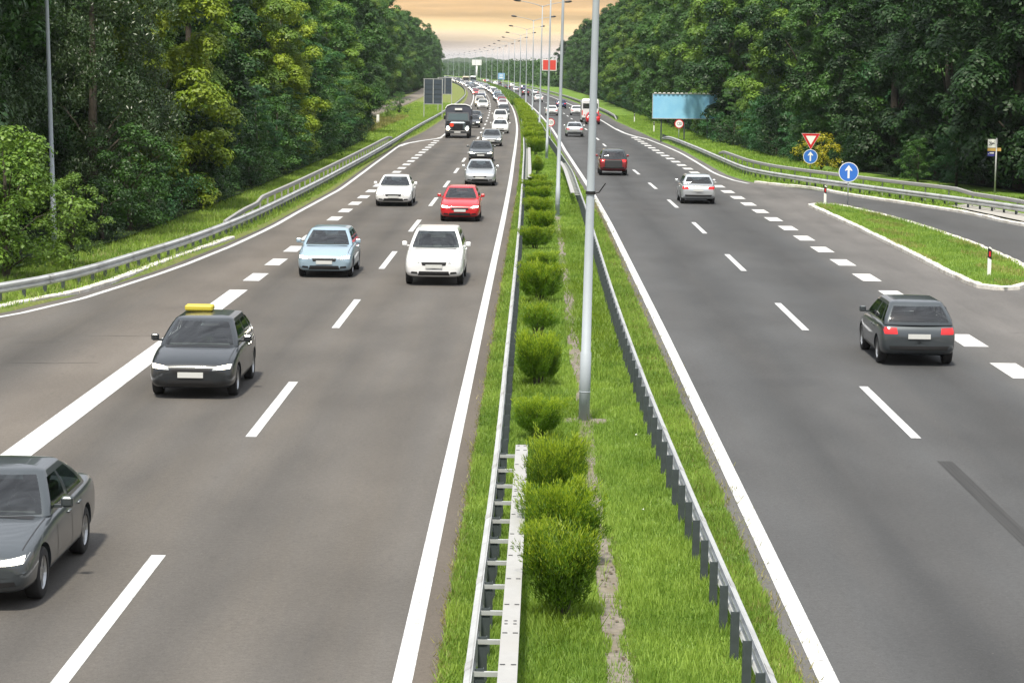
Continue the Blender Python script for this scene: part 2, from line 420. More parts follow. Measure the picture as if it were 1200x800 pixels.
# markings: each line is one mesh under its road
def line(name, rd, lat, w, a, b, mt='paint', z=.006):
    fa = lat if callable(lat) else (lambda Y: lat)
    return strip(name, lambda Y: fa(Y) - w / 2, lambda Y: fa(Y) + w / 2, z, M[mt], span(a, b), rd)
def dashes(name, rd, lat, w, starts, ln, mt='paint', z=.006):
    fa = lat if callable(lat) else (lambda Y: lat); b = MB()
    for Y in starts:
        q = [(WX(fa(Y) - w / 2, Y), Y, z), (WX(fa(Y) + w / 2, Y), Y, z), (WX(fa(Y + ln) + w / 2, Y + ln), Y + ln, z), (WX(fa(Y + ln) - w / 2, Y + ln), Y + ln, z)]
        b.add(q, [(0, 1, 2, 3)])
    return b.build(name, M[mt], rd)
inL = tab([(25, -1.41), (98, -1.45), (169, -1.54), (207, -1.5), (260, -1.38), (600, -1.4)])
line('edge_line', road_left, inL, .22, 18, 1500)
line('edge_line', road_left, lineL, .20, 30, 196)
line('edge_line', road_left, lineL, .42, 196, 222)
line('edge_line', road_left, lineL, .22, 222, 1500)
line('edge_line', road_left, -8.98, .55, 20, 68.8)
dashes('lane_dashes', road_left, -5.18, .2, [23.7 + 17.65 * k for k in range(60)], 7.4)
dashes('lane_dashes', road_left, lambda Y: -8.98 + max(0, Y - 130) * .0015, .52, [71.7 + 5.75 * k for k in range(25)], 2.7)
line('edge_line', road_right, lambda Y: 3.37 + dR(Y), .23, 18, 1500)
dashes('lane_dashes', road_right, lambda Y: 7.2 + dR(Y), .19, [42.3 - 17.75 + 17.75 * k for k in range(60)], 7.0)
dashes('lane_dashes', road_right, lambda Y: 11.12 + dR(Y), .62, [51.0 - 17.7 + 5.9 * k for k in range(34)], 2.7, 'paint_worn')
outR = [(300, 9.95), (266, 9.85), (245, 10.1), (234, 10.6), (225, 11.4), (205, 11.9), (189, 12.15), (172, 12.1), (152, 11.95), (143, 12.35), (138.7, 12.95)]
fo = tab(sorted(outR)); line('edge_line', road_right, fo, .22, 138.7, 225); line('edge_line', road_right, fo, .36, 225, 262); line('edge_line', road_right, lambda Y: fo(Y) if Y < 300 else 9.95 + (Y - 300) * .0006, .24, 262, 1500)
# skid mark on the right lane
mt = mat('skid', (.075, .075, .075), .8); t = NT(mt); uvn = t.n('ShaderNodeUVMap').outputs[0]
t.l(t.ramp(t.noise(t.mapping(uvn, (26, .25, 1)), 1, 4, .7), [(.35, g3(.018)), (.68, g3(.042))]), t.b.inputs['Base Color'])
strip('skid_mark', 7.16, 7.42, .0045, mt, span(29, 39.8), road_right)

rk = random.Random(4); b = MB()
for x0, y0_, dx, dy, n_ in [(-11.9, 51.2, .30, .05, 7), (-11.2, 56.5, .26, .07, 7), (-10.3, 63, .15, .25, 5), (-12.6, 55, .22, .06, 6), (12.6, 60, .2, .1, 7)]:
    x, y_ = x0, y0_; pt = []
    for k in range(n_ * 2): pt.append((x, y_)); x += dx * .5 + rk.uniform(-.04, .04); y_ += dy * .5 + rk.uniform(-.05, .05)
    wv = [rk.uniform(.004, .014) for _ in pt]; vv = []
    for (x, y_), ww in zip(pt, wv): vv += [(x - ww * (dy > dx), y_ - ww * (dy <= dx), .0042), (x + ww * (dy > dx), y_ + ww * (dy <= dx), .0042)]
    b.add(vv, [(2 * k, 2 * k + 1, 2 * k + 3, 2 * k + 2) for k in range(len(pt) - 1)])
cr_o = b.build('cracks', M['black'], road_left)
# brown crumbling shoulder strips along the median
def jag(base, amp, seed):
    r = np.random.default_rng(seed); ys = np.arange(0, 2800, .55); vals = np.convolve(r.normal(0, 1, len(ys)), [.25, .5, .25], 'same') * amp
    return lambda Y: base(Y) + float(np.interp(Y, ys, vals)) if Y < 200 else base(Y)
near = span(18, 140, .55) + YS[YS.index(146) if 146 in YS else 29:]
near = sorted(set([y for y in near if y <= 140] + [y for y in YS if y > 140]))
strip('shoulder', -1.30, -.70, .003, M['edge'], near, road_left)
strip('shoulder', lambda Y: 2.55 + dR(Y), lambda Y: 3.25 + dR(Y), .003, M['edgeR'], near, road_right)
# median turf
ml = jag(lambda Y: -.98, .045, 1); mr = jag(lambda Y: 3.02 + dR(Y), .06, 2)
def bank(name, la, lb, mt, ys, h=.05, cols=5):
    """low turf bank with rounded shoulders, a real raised surface"""
    v = []; f = []
    for Y in ys:
        a, b = la(Y), lb(Y)
        for k in range(cols + 1):
            u = k / cols; z = h * min(1, u * 6, (1 - u) * 6) if cols > 1 else h
            v.append((WX(a + (b - a) * (0, .03, .08, .5, .92, 1.)[k] if cols == 5 else a + (b - a) * u, Y), Y, (0, .03, h, h, h, 0)[k] if cols == 5 else z))
    w = cols + 1
    for i in range(len(ys) - 1):
        for k in range(cols): f.append((i * w + k, i * w + k + 1, (i + 1) * w + k + 1, (i + 1) * w + k))
    return link(name, pyd(name, v, f), mt)
tag(bank('median', ml, mr, M['turf'], near), kind='structure')
# verges
railL = tab([(45, -24), (51, -21), (57, -17.8), (63.5, -14.95), (68, -13.85), (75.2, -13.1), (83.6, -12.45), (96, -12.0), (114, -11.85), (137, -11.8), (180, -11.85), (245, -12.0), (324, -11.6), (448, -10.9), (572, -10.5), (2700, -10.3)])
vl = span(30, 260, 2.) + [y for y in YS if y > 260]
v = []; f = []
for Y in vl:
    e = edgeL(Y)
    for d, z in ((0, -.01), (.12, .06), (1.0, .10), (3., .16), (7., .25), (12, .3), (24, .3)): v.append((WX(e - d, Y), Y, z))
for i in range(len(vl) - 1):
    for k in range(6): f.append((i * 7 + k, (i + 1) * 7 + k, (i + 1) * 7 + k + 1, i * 7 + k + 1))
verge_left = tag(link('verge', pyd('verge', v, f), M['turf_dry'], smooth=True), kind='structure')
vr = span(60, 300, 2.) + [y for y in YS if y > 300]
v = []; f = []
for Y in vr:
    e = edgeR(Y)
    for d, z in ((0, -.01), (.12, .06), (1.0, .10), (3., .2), (7., .35), (12, .4), (30, .4)): v.append((WX(e + d, Y), Y, z))
for i in range(len(vr) - 1):
    for k in range(6): f.append((i * 7 + k, i * 7 + k + 1, (i + 1) * 7 + k + 1, (i + 1) * 7 + k))
verge_right = tag(link('verge', pyd('verge', v, f), M['turf'], smooth=True), kind='structure')
# dark woodland floor on both sides
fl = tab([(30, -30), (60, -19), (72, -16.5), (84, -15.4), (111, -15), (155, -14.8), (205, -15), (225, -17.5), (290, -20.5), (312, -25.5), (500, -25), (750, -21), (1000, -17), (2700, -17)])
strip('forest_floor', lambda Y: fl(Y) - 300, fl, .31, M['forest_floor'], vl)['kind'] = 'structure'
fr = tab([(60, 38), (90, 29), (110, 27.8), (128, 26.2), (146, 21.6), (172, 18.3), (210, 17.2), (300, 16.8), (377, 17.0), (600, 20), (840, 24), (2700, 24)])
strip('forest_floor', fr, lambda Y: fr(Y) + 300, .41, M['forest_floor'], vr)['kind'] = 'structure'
# side road behind the left verge
tag(strip('side_road', lambda Y: -23.2, lambda Y: -19.6, .325, M['concrete'], span(296, 700, 12)), kind='structure')

# kerbs: rows of short stones along a polyline
def catmull(P, step):
    P = [Vector(p) for p in P]; out = []
    for i in range(len(P) - 1):
        p0, p1, p2, p3 = P[max(0, i - 1)], P[i], P[i + 1], P[min(len(P) - 1, i + 2)]
        n = max(1, int((p2 - p1).length / step))
        for k in range(n):
            t_ = k / n
            out.append(.5 * ((2 * p1) + (p2 - p0) * t_ + (2 * p0 - 5 * p1 + 4 * p2 - p3) * t_ ** 2 + (3 * p1 - p0 - 3 * p2 + p3) * t_ ** 3))
    out.append(P[-1]); return out
def even(P, step):
    """points at even spacing along a polyline"""
    out = [P[0].copy()]; need = step
    for a, b in zip(P, P[1:]):
        L = (b - a).length; d = need
        while d <= L: out.append(a.lerp(b, d / L)); d += step
        need = d - L
    return out
def kerb(name, P, w, h, label, kind='structure', z0=0., stone=1.0):
    pts = even(catmull([(x, y, 0) for x, y in P], .5), stone); b = MB()
    for a, c in zip(pts, pts[1:]):
        d = (c - a).normalized(); n = Vector((-d.y, d.x, 0)); a2 = a + d * .012; c2 = c - d * .012
        j = random.uniform(-.012, .012); hh = h + random.uniform(-.012, .012); o = n * (w / 2)
        q = [a2 - o + n * j, a2 + o + n * j, c2 + o + n * j, c2 - o + n * j]
        ch = .02
        v = [(p.x, p.y, z0 - .02) for p in q] + [(p.x, p.y, z0 + hh - ch) for p in q] + [(p.x + (cc.x) * ch, p.y + cc.y * ch, z0 + hh) for p, cc in zip(q, (n + d, -n + d, -n - d, n - d))]
        b.add(v, [(0, 1, 5, 4), (1, 2, 6, 5), (2, 3, 7, 6), (3, 0, 4, 7), (4, 5, 9, 8), (5, 6, 10, 9), (6, 7, 11, 10), (7, 4, 8, 11), (8, 9, 10, 11)])
    return tag(b.build(name, M['kerb']), label, kind=kind)
kerb('kerb', [(-19.5, 51), (-16.9, 56), (-14.85, 62.1), (-14.05, 64.9), (-13.5, 67.3), (-13.05, 71.5), (-12.6, 79.3), (-12.15, 84.7), (-11.85, 89.2)], .28, .13, 'white painted kerb below the left guardrail')
kerb('kerb', [(13.5, 139.6), (14.6, 136.7), (16.1, 133.8), (17.5, 126.3), (20.3, 115.4), (21.2, 110.8), (22.1, 103.1), (25, 90), (30, 75)], .34, .13, 'white painted kerb along the slip road')
# traffic island
isl = [(13.95, 116), (14.05, 108), (14.15, 100.9), (14.2, 87.6), (14.15, 77.7), (14.3, 72.6), (14.9, 71.9), (15.9, 73.6), (16.9, 77.6), (17.35, 82), (17.45, 90), (17.3, 97), (17.0, 103.2), (16.2, 111), (15.3, 116.5), (14.6, 117.2), (13.95, 116)]
kerb('kerb', isl, .26, .13, 'white kerb round the grass island', stone=.9)
bm = bmesh.new(); vs = [bm.verts.new((x * .985 + 15.5 * .015, y, .10)) for x, y in isl[:-1]]; fc = bm.faces.new(vs); fc.normal_update()
if fc.normal.z < 0: fc.normal_flip()
me = bpy.data.meshes.new('island'); bm.to_mesh(me); bm.free(); tag(link('traffic_island', me, M['turf']), kind='structure')
# pavement by the bus stop
me = pyd('p', [(x, y, .17) for x, y in [(22.3, 103.2), (21.45, 110.8), (20.9, 115.8), (22.0, 116.8), (23.0, 112.4), (24.3, 104)]], [(0, 5, 4, 3, 2, 1)])
tag(link('pavement', me, M['paving']), kind='structure')

# concrete drain slabs down the median
b = MB(); y = 19.0
while y < 104:
    L = 1.9; x = 1.0 + .04 * math.sin(y * .3) + random.uniform(-.015, .015); z = random.uniform(.068, .085)
    b.bbox(x - .15, x + .15, y, y + L, .0, z, .012); y += L + .035
tag(b.build('drain_channel', M['concrete']), kind='structure')
b = MB()
for y0, y1 in ((22, 34), (36, 40), (58, 72)):
    for y in np.arange(y0, y1, .5):
        b.bbox(1.17 + random.uniform(-.01, .01), 1.24, y, y + .49, .0, .058, .008)
tag(b.build('drain_gap', M['soil']), kind='structure')

# ------------------------------------------------------------------ guardrails
WPROF = [(0, 0), (.02, .03), (.08, .06), (.08, .115), (.02, .145), (.02, .165), (.08, .195), (.08, .25), (.02, .28), (0, .31)]
def beam(name, P, ztop, side, mt, parent, prof=WPROF, step=2., thick=.008, closed=False):
    """steel beam along a polyline of (x, y, dz); side = +1 / -1 is the direction of the corrugation"""
    pts = catmull(P, step); H = max(p[1] for p in prof)
    sec = [(o, z - H) for o, z in prof] + [(o - thick, z - H) for o, z in reversed(prof)]
    if closed: sec = [(o, z - H) for o, z in prof]
    v = []; f = []; n = len(sec)
    for i, p in enumerate(pts):
        d = (pts[min(i + 1, len(pts) - 1)] - pts[max(0, i - 1)]); d.z = 0; d.normalize(); nn = Vector((d.y, -d.x, 0)) * side
        for o, z in sec: v.append((p.x + nn.x * o, p.y + nn.y * o, ztop + p.z + z))
    for i in range(len(pts) - 1):
        for j in range(n): q = (j + 1) % n; f.append((i * n + j, i * n + q, (i + 1) * n + q, (i + 1) * n + j))
    f.append(tuple(range(n))); f.append(tuple(range(len(v) - n, len(v))))
    b = MB(); b.add(v, f)
    if not closed:
        q_ = even(catmull(P, .16), .16); b.cur = 1                 # overlapped joint every four metres
        for k in [k for k in range(0, len(q_) - 3, 25) if q_[k].y < 190]:
            vv = []
            for m_ in (k, k + 2):
                d = (q_[m_ + 1] - q_[m_]); d.z = 0; d.normalize(); nn = Vector((d.y, -d.x, 0)) * side
                for o_, z in prof: vv.append((q_[m_].x + nn.x * (o_ + .005), q_[m_].y + nn.y * (o_ + .005), ztop + q_[m_].z + z - H))
            w_ = len(prof); b.add(vv, [(j, j + 1, w_ + j + 1, w_ + j) for j in range(w_ - 1)])
    o = b.build(name, [mt, M['galv_dk']], parent)
    return o
def post_mesh(h, w=.10, d=.055):
    b = MB(); b.box(-w / 2, w / 2, -.006, .006, -.1, h); b.box(-w / 2, -w / 2 + .008, .006, d, -.1, h); b.box(w / 2 - .008, w / 2, .006, d, -.1, h)
    return b.mesh('post')
def posts(P, step, root, me, mt, off, side, z0=0.05, cap=100, far=4.0, ymax=1200):
    pts = even(catmull(P, 1.), step); k = 0; b = MB(); h = max(v.co.z for v in me.vertices)
    if not me.materials: me.materials.append(mt)
    pts.sort(key=lambda p: p.y)
    lastfar = -99
    for i, p in enumerate(pts):
        if p.y < 20: continue
        q = Vector((p.x + off * side, p.y, z0))
        if k < cap:
            o = link('post', me, None, root); o.location = q; k += 1
        elif p.y - lastfar > (step if p.y < 320 else far) - .01 and p.y < ymax:
            b.box(q.x - .05, q.x + .05, q.y - .03, q.y + .03, z0 - .1, z0 + h); lastfar = p.y
    if b.v: tag(b.build('post', mt, root), kind='stuff')
PM = post_mesh(.56)
# left outer
PL = [(WX(railL(Y), Y), Y, 0) for Y in (48, 54, 60, 63.5, 68, 75, 83.6, 96, 114, 137, 180, 245, 324, 448, 572, 760, 1000, 1300)]
r = tag(empty('guardrail', PL[0]), 'long corrugated steel guardrail curving along the left grass verge under the trees', 'guardrail')
r.location = (0, 0, 0)
beam('rail', PL, .64, 1, M['galv'], r); posts(PL, 1.333, r, PM, M['post'], -.10, 1)
def upper(P, mt, root, label, side, zup, n1):
    rt = tag(empty('upper_rail', (0, 0, 0)), label, 'guardrail')
    box = [(0, 0), (.07, 0), (.10, .03), (.10, .17), (.07, .20), (0, .20)]
    beam('rail', P, .64 + zup, side, mt, rt, box, 1., closed=True)
    st = even(catmull(P, 1.), 2.666)
    for p in st[1:-1]:
        if p.z > -.2:
            b = MB(); b.box(-.035, .035, -.03, .03, .0, .44 + zup + p.z)
            o = b.build('bracket', mt, rt); o.location = (p.x - side * .03, p.y, .05)
    return rt
UL = [(WX(railL(Y) - .32, Y), Y, z) for Y, z in ((91, -.42), (93.5, -.30), (96, -.20), (100, -.17), (101.5, -.02), (104, 0), (114, 0), (130, 0), (150, 0), (170, 0), (185, 0), (192, -.06), (197, -.25))]
upper(UL, M['galv_lt'], r, 'pale box beam raised above the left guardrail beside the forest edge', 1, .36, 0)
# right outer, near part round the slip road
PR = [(WX(x, 0), y, z) for x, y, z in [(30.5, 82, 0), (27.5, 91, 0), (24.6, 101, 0), (23.1, 107.7, 0), (21.6, 113.7, 0), (18.8, 123.6, 0), (16.7, 131.5, 0), (15.3, 137.0, 0), (14.2, 142.5, 0), (13.5, 150, 0), (13.2, 171, 0), (12.95, 190, 0), (12.45, 212, 0), (12.2, 219, -.25), (12.15, 223, -.5)]]
r = tag(empty('guardrail'), 'corrugated steel guardrail bending round the slip road behind the blue arrow sign', 'guardrail')
beam('rail', PR, .66, -1, M['galv'], r, step=1.); posts(PR, 1.333, r, PM, M['post'], .10, 1)
UR = [(x + .45, y + .15, z) for x, y, z in [(23.9, 104.2, -.38), (22.7, 109, -.18), (21.9, 112.6, -.15), (21.5, 114.4, -.14), (21.0, 116.2, 0), (18.8, 123.6, 0), (16.7, 131.5, 0), (15.3, 137.0, 0), (14.2, 142.5, 0), (13.5, 150, 0), (13.25, 160, 0), (13.2, 166, -.05), (13.2, 170, -.3)]]
upper(UR, M['galv_lt'], r, 'pale box beam raised above the guardrail at the slip road below the dark trees', -1, .42, 0)
# right outer, far part
PF = [(WX(l, Y), Y, z) for Y, l, z in [(303, 12.0, -.5), (307, 12.0, -.2), (311, 12.05, 0), (360, 12.5, 0), (450, 12.6, 0), (550, 12.7, 0), (700, 12.7, 0), (900, 12.7, 0), (1300, 12.7, 0)]]
r = tag(empty('guardrail'), 'distant right guardrail beyond the white van, running along the far forest', 'guardrail')
beam('rail', PF, .66, -1, M['galv_lt'], r, step=4.); posts(PF, 2.666, r, PM, M['post'], .10, 1)
# median, left side
mlat = tab([(20, -.60), (36, -.54), (75, -.58), (138, -.72), (185, -.75), (368, -.8), (600, -.8)])
PML = [(WX(mlat(Y), Y), Y, 0) for Y in (19, 25, 36, 50, 75, 100, 138, 185, 260, 368, 450, 600, 800, 1000, 1300)]
r = tag(empty('guardrail'), 'steel guardrail on the left edge of the grass median beside the trimmed bushes', 'guardrail')
beam('rail', PML, .66, -1, M['galv'], r, step=2.)
PM2 = post_mesh(.58); posts(PML, 1.333, r, PM2, M['post'], .07, 1)
def ladder(P, x_off, label, side, mt=None):
    """second beam fixed behind the first by short spacers"""
    rt = tag(empty('box_beam_barrier'), label, 'guardrail')
    Q = [(x + x_off, y, z) for x, y, z in P]
    prof = [(-.10, 0), (-.10, .08), (.10, .08), (.10, 0), (.094, 0), (.094, .074), (-.094, .074), (-.094, 0)]
    beam('rail', Q, .67, 1, M['galv_lt'], rt, prof, 1.333, .006, closed=True)
    pts = even(catmull(P, .5), 1.333); w_ = x_off - side * .1
    me = MB(); me.box(min(0, w_), max(0, w_), -.022, .022, .55, .60); me.box(-.02, .02, -.015, .015, .30, .551); me = me.mesh('spacer'); me.materials.append(M['galv'])
    bl = MB(); bl.box(-.085, -.03, -.014, .014, .672, .676); bl.box(.03, .085, -.014, .014, .672, .676)
    bl = bl.mesh('bolt_slots'); bl.materials.append(M['dark'])
    b4 = MB()
    for dx in (-.05, .05):
        for dy in (-.07, .07): b4.box(dx - .018, dx + .018, dy - .012, dy + .012, .672, .676)
    b4 = b4.mesh('bolt_slots'); b4.materials.append(M['dark'])
    for i, p in enumerate(pts):
        o = link('spacer', me, None, rt); o.location = (p.x, p.y, 0)
        if p.y < 60:
            o = link('bolt_slots', bl, None, rt); o.location = (p.x + x_off, p.y + .02, 0)
            if i % 3 == 1: o = link('bolt_slots', b4, None, rt); o.location = (p.x + x_off, p.y + .5, 0)
    return rt
ladder([(WX(mlat(Y), Y), Y, 0) for Y in (19, 22, 26, 30, 36.9)], .37, 'pale flat box beam with paired bolt slots at the near left median edge', 1)
ladder([(WX(mlat(Y), Y), Y, 0) for Y in (129, 150, 180, 210)], .37, 'pale box beam behind the left median guardrail near the small round bush', 1)
# median, right side
rlat = tab([(20, 2.50), (33, 2.32), (46, 2.2), (62, 2.16), (98, 2.22), (139, 2.2), (180, 1.78), (208, 1.5), (300, 1.2), (600, 1.0)])
PMR = [(WX(rlat(Y), Y), Y, 0) for Y in (19, 25, 33, 46, 62, 80, 98, 120, 139, 160, 180, 208, 260, 330, 450, 600, 800, 1000, 1300)]
r = tag(empty('guardrail'), 'steel guardrail with dark posts on the right edge of the grass median', 'guardrail')
beam('rail', PMR, .66, 1, M['galv'], r, step=2.); posts(PMR, 1.333, r, PM2, M['post'], -.06, 1)
ladder([(WX(rlat(Y), Y), Y, 0) for Y in (113.5, 125, 140, 152)], -.37, 'pale box beam behind the right median guardrail beside the second lamp post', -1)

# ------------------------------------------------------------------ lamp posts
def lamp_meshes():
    R = {}
    b = MB(); H = 13.1
    b.tube([(0, 0, 0), (0, 0, .02)], [.22, .22], 16)
    b.tube([(0, 0, .0), (0, 0, 1.35), (0, 0, 1.36), (0, 0, 5.2), (0, 0, 9.0), (0, 0, H)], [.105, .105, .092, .075, .062, .045], 16)
    b.tube([(0, 0, .58), (0, 0, .60)], .109, 16)
    R['pole'] = (b.mesh('pole'), M['pole'])
    for s in (-1, 1):
        b = MB(); b.tube([(0, 0, H - .12), (s * .5, 0, H + .07), (s * 1.4, 0, H + .28), (s * 2.3, 0, H + .42)], [.035, .033, .03, .028], 8)
        R[('arm', s)] = (b.mesh('arm'), M['pole'])
        b = MB(); b.cur = 0
        b.tube([(s * 2.22, 0, H + .41), (s * 2.38, 0, H + .44), (s * 2.75, 0, H + .49), (s * 3.0, 0, H + .50)], [.04, .10, .13, .05], 8)
        R[('lamp_head', s)] = (b.mesh('lamp_head'), M['dark'])
    return R
LM = lamp_meshes()
def lamp_post(x, y, label, z=.05, double=True, group='double-arm lamp posts along the median', tilt=0.):
    r = empty('lamp_post', (x, y, z), 0); tag(r, label, 'lamp post', group)
    for k, (me, mt) in LM.items():
        if not double and k == ('arm', -1): continue
        if not double and k == ('lamp_head', -1): continue
        if not me.materials: me.materials.append(mt)
        n_ = k if isinstance(k, str) else k[0]
        o = link(n_, me, None, r, smooth=False)
    r.rotation_euler = (0, tilt, 0)
    return r
for me, mt in LM.values():
    me.polygons.foreach_set('use_smooth', [True] * len(me.polygons))
LY = [43.4, 104.6, 172, 236]
while LY[-1] < 1500: LY.append(LY[-1] + 71)
ordw = ['nearest', 'second', 'third', 'fourth', 'fifth', 'sixth', 'seventh', 'eighth', 'ninth', 'tenth']
for i, Y in enumerate(LY):
    lat = float(np.interp(Y, [0, 104, 172, 400, 1000], [.98, 1.0, .95, .7, .4]))
    if i == 0: lb = 'tall grey steel lamp post nearest the camera, standing in the median grass'
    elif i < 10: lb = f'tall grey double-arm lamp post, {ordw[i]} along the median counting from the camera'
    else: lb = 'tiny far-off double-arm lamp post in the curving row towards the hills'
    lamp_post(WX(lat, Y), Y, lb, tilt=.012 if i < 4 else 0)
# concrete foot, strap with bracket on the nearest post
lp = [o for o in COL.objects if o.name == 'lamp_post'][0]
b = MB(); b.tube([(0, 0, 4.38), (0, 0, 4.44)], .094, 16); b.tube([(.08, 0, 4.4), (.16, -.02, 4.42), (.28, -.05, 4.60)], .012, 6)
b.build('bracket', M['black'], lp)
b = MB(); b.bbox(-.42, .45, -.22, .26, -.03, .035, .02); b.build('foundation', M['concrete'], lp)
lamp_post(-16.95, 80., 'grey lamp post rising out of the bush at the left edge of the picture', z=.3, group='lamp posts beside the left verge', tilt=-.02)

# ------------------------------------------------------------------ signs
def disc(b, cx, cz, r, y, n=32, y2=None):
    v = [(cx + r * math.cos(2 * PI * i / n), y, cz + r * math.sin(2 * PI * i / n)) for i in range(n)]
    if y2 is None: b.add(v, [tuple(range(n))])
    else:
        v += [(p[0], y2, p[2]) for p in v]
        b.add(v, [tuple(range(n)), tuple(range(2 * n - 1, n - 1, -1))] + [(i, (i + 1) % n, (i + 1) % n + n, i + n) for i in range(n)])
def text_mesh(s, size, font_scale_x=1.):
    cu = bpy.data.curves.new('t', 'FONT'); cu.body = s; cu.size = size; cu.align_x = 'CENTER'; cu.align_y = 'CENTER'; cu.extrude = .002
    o = bpy.data.objects.new('t', cu); COL.objects.link(o); dg = bpy.context.evaluated_depsgraph_get()
    me = bpy.data.meshes.new_from_object(o.evaluated_get(dg)); bpy.data.objects.remove(o)
    me.transform(Matrix.Rotation(PI / 2, 4, 'X') @ Matrix.Diagonal((font_scale_x, 1, 1, 1))); me.name = 'digits'; return me
def sign_post(root, h, r=.03, x=0):
    b = MB(); b.tube([(x, .03, -.1), (x, .03, h)], r, 10); return b.build('post', M['pole'], root, True)
def arrow_disc(root, cz, R):
    b = MB(); disc(b, 0, cz, R, .0, 36, -.02); b.build('sign_back', M['white'], root)
    b = MB(); disc(b, 0, cz, R * .93, -.021, 36, -.023); b.build('sign_face', M['blue'], root)
    s = R; b = MB()
    b.prism([(-.10 * s, cz - .62 * s), (.10 * s, cz - .62 * s), (.10 * s, cz + .22 * s), (.36 * s, cz + .12 * s), (.36 * s, cz + .22 * s), (0, cz + .70 * s), (-.36 * s, cz + .22 * s), (-.36 * s, cz + .12 * s), (-.10 * s, cz + .22 * s)], -.0235, -.026)
    b.build('arrow', M['white'], root)
r = tag(empty('road_sign', (15.8, 115.6, .1), -.1), 'round blue sign with white upward arrow on a thin post on the grass island', 'road sign'); sign_post(r, 2.15, .028); arrow_disc(r, 1.68, .50)
r = tag(empty('road_sign', (17.55, 146.5, .2), -.1), 'red and white give way triangle above a blue arrow disc, behind the guardrail', 'road sign'); sign_post(r, 2.6, .03); arrow_disc(r, 1.2, .46)
b = MB(); cz = 2.33; s = .60
def tri(s, cz): return [(-s, cz + .577 * s), (s, cz + .577 * s), (0, cz - 1.155 * s)]
b.prism(tri(.60, cz), 0, -.02); b.build('sign_back', M['white'], r)
b = MB(); b.prism(tri(.575, cz), -.021, -.023); b.build('sign_border', M['red'], r)
b = MB(); b.prism(tri(.33, cz), -.0235, -.026); b.build('sign_face', M['white'], r)
def speed(loc, cz, R, label):
    r = tag(empty('speed_sign', loc), label, 'speed sign'); sign_post(r, cz + R * .6, .028)
    b = MB(); disc(b, 0, cz, R, .0, 36, -.02); b.build('sign_border', M['red'], r)
    b = MB(); disc(b, 0, cz, R * .80, -.021, 36, -.023); b.build('sign_face', M['white'], r)
    me = text_mesh('120', R * .95, .82); me.transform(Matrix.Translation((0, -.026, cz))); link('digits', me, M['black'], r)
speed((WX(1.55, 200), 200, .05), 2.05, .36, 'round 120 speed limit sign standing in the median beside the third lamp post')
speed((12.95, 208.5, .2), 1.72, .42, 'round 120 speed limit sign on the right verge below the blue billboard')
# bus stop
r = tag(empty('bus_stop_sign', (25.0, 124.5, .2), -.15), 'bus stop pole with white, yellow and blue panels on the right by the dark trees', 'bus stop sign')
b = MB(); b.tube([(0, .03, -.1), (0, .03, 3.15)], .045, 10); b.build('post', M['galv'], r, True)
b = MB(); b.box(-.47, -.03, -.01, .02, 2.62, 3.08); b.build('panel', M['white'], r)
b = MB()
b.tube([(-.40, -.015, 2.76), (-.30, -.015, 2.84), (-.10, -.015, 2.84)], .016, 5); b.tube([(-.40, -.015, 2.94), (-.30, -.015, 2.86)], .016, 5); b.tube([(-.32, -.015, 2.95), (-.2, -.015, 2.86), (-.12, -.015, 2.93)], .014, 5); b.tube([(-.32, -.015, 2.74), (-.22, -.015, 2.82)], .014, 5)
b.build('emblem', M['black'], r)
M['amber'] = mat('amber_enamel', (.62, .40, .12), .5); M['navy'] = mat('navy_enamel', (.05, .05, .30), .5)
b = MB(); b.box(-.47, -.03, -.01, .02, 2.44, 2.60); b.box(.03, .25, -.01, .02, 2.44, 2.62); b.build('yellow_panel', M['amber'], r)
b = MB(); b.box(-.47, -.10, -.01, .02, 2.16, 2.40); b.build('blue_panel', M['navy'], r)
b = MB(); b.box(-.36, -.13, -.016, -.011, 2.30, 2.37); b.box(-.44, -.40, -.016, -.011, 2.26, 2.31); b.build('panel_mark', M['white'], r)
# blue billboard with lamp fittings on its top edge
mt = mat('billboard_blue', (.14, .33, .46), .55); t = NT(mt); tc = t.n('ShaderNodeTexCoord').outputs['Object']
t.l(t.mix(t.rng(t.noise(tc, .9, 5), .3, .7, 0, 1), (.22, .53, .80), (.31, .63, .86)), t.b.inputs['Base Color']); M['bb'] = mt
r = tag(empty('billboard', (14.0, 217, .3), .06), 'wide blank pale blue billboard in front of the dark right-hand forest', 'billboard')
b = MB(); b.box(-3.05, 3.05, 0, .12, 1.95, 4.20); b.build('board', M['bb'], r)
b = MB(); b.box(-3.1, 3.1, -.03, .15, 1.88, 1.947); b.box(-3.1, 3.1, -.03, .15, 4.203, 4.26); b.box(-3.1, -3.053, -.03, .15, 1.95, 4.2); b.box(3.053, 3.1, -.03, .15, 1.95, 4.2); b.build('frame', M['galv'], r)
b = MB()
for k in range(15): x = -2.95 + k * .42; b.box(x, x + .22, -.12, .12, 4.262, 4.36)
b.build('lamp_row', M['white'], r)
for x in (-2.2, 0, 2.2):
    b = MB(); b.box(x - .06, x + .06, .13, .25, -.3, 4.1); b.build('leg', M['post'], r)
# red billboard, far
r = tag(empty('billboard', (WX(12.6, 640), 640, .3)), 'red billboard with white border half hidden by far right trees', 'billboard')
M['bred'] = mat('billboard_red', (.66, .055, .035), .5)
b = MB(); b.box(-1.6, 2.4, 0, .2, 5.8, 8.9); b.build('frame', M['white'], r); b = MB(); b.box(-1.4, 2.2, -.03, -.003, 6.0, 8.72); b.build('board', M['bred'], r)
b = MB(); b.tube([(.3, .3, -.3), (.3, .3, 8)], .2, 10); b.build('leg', M['pole'], r, True)
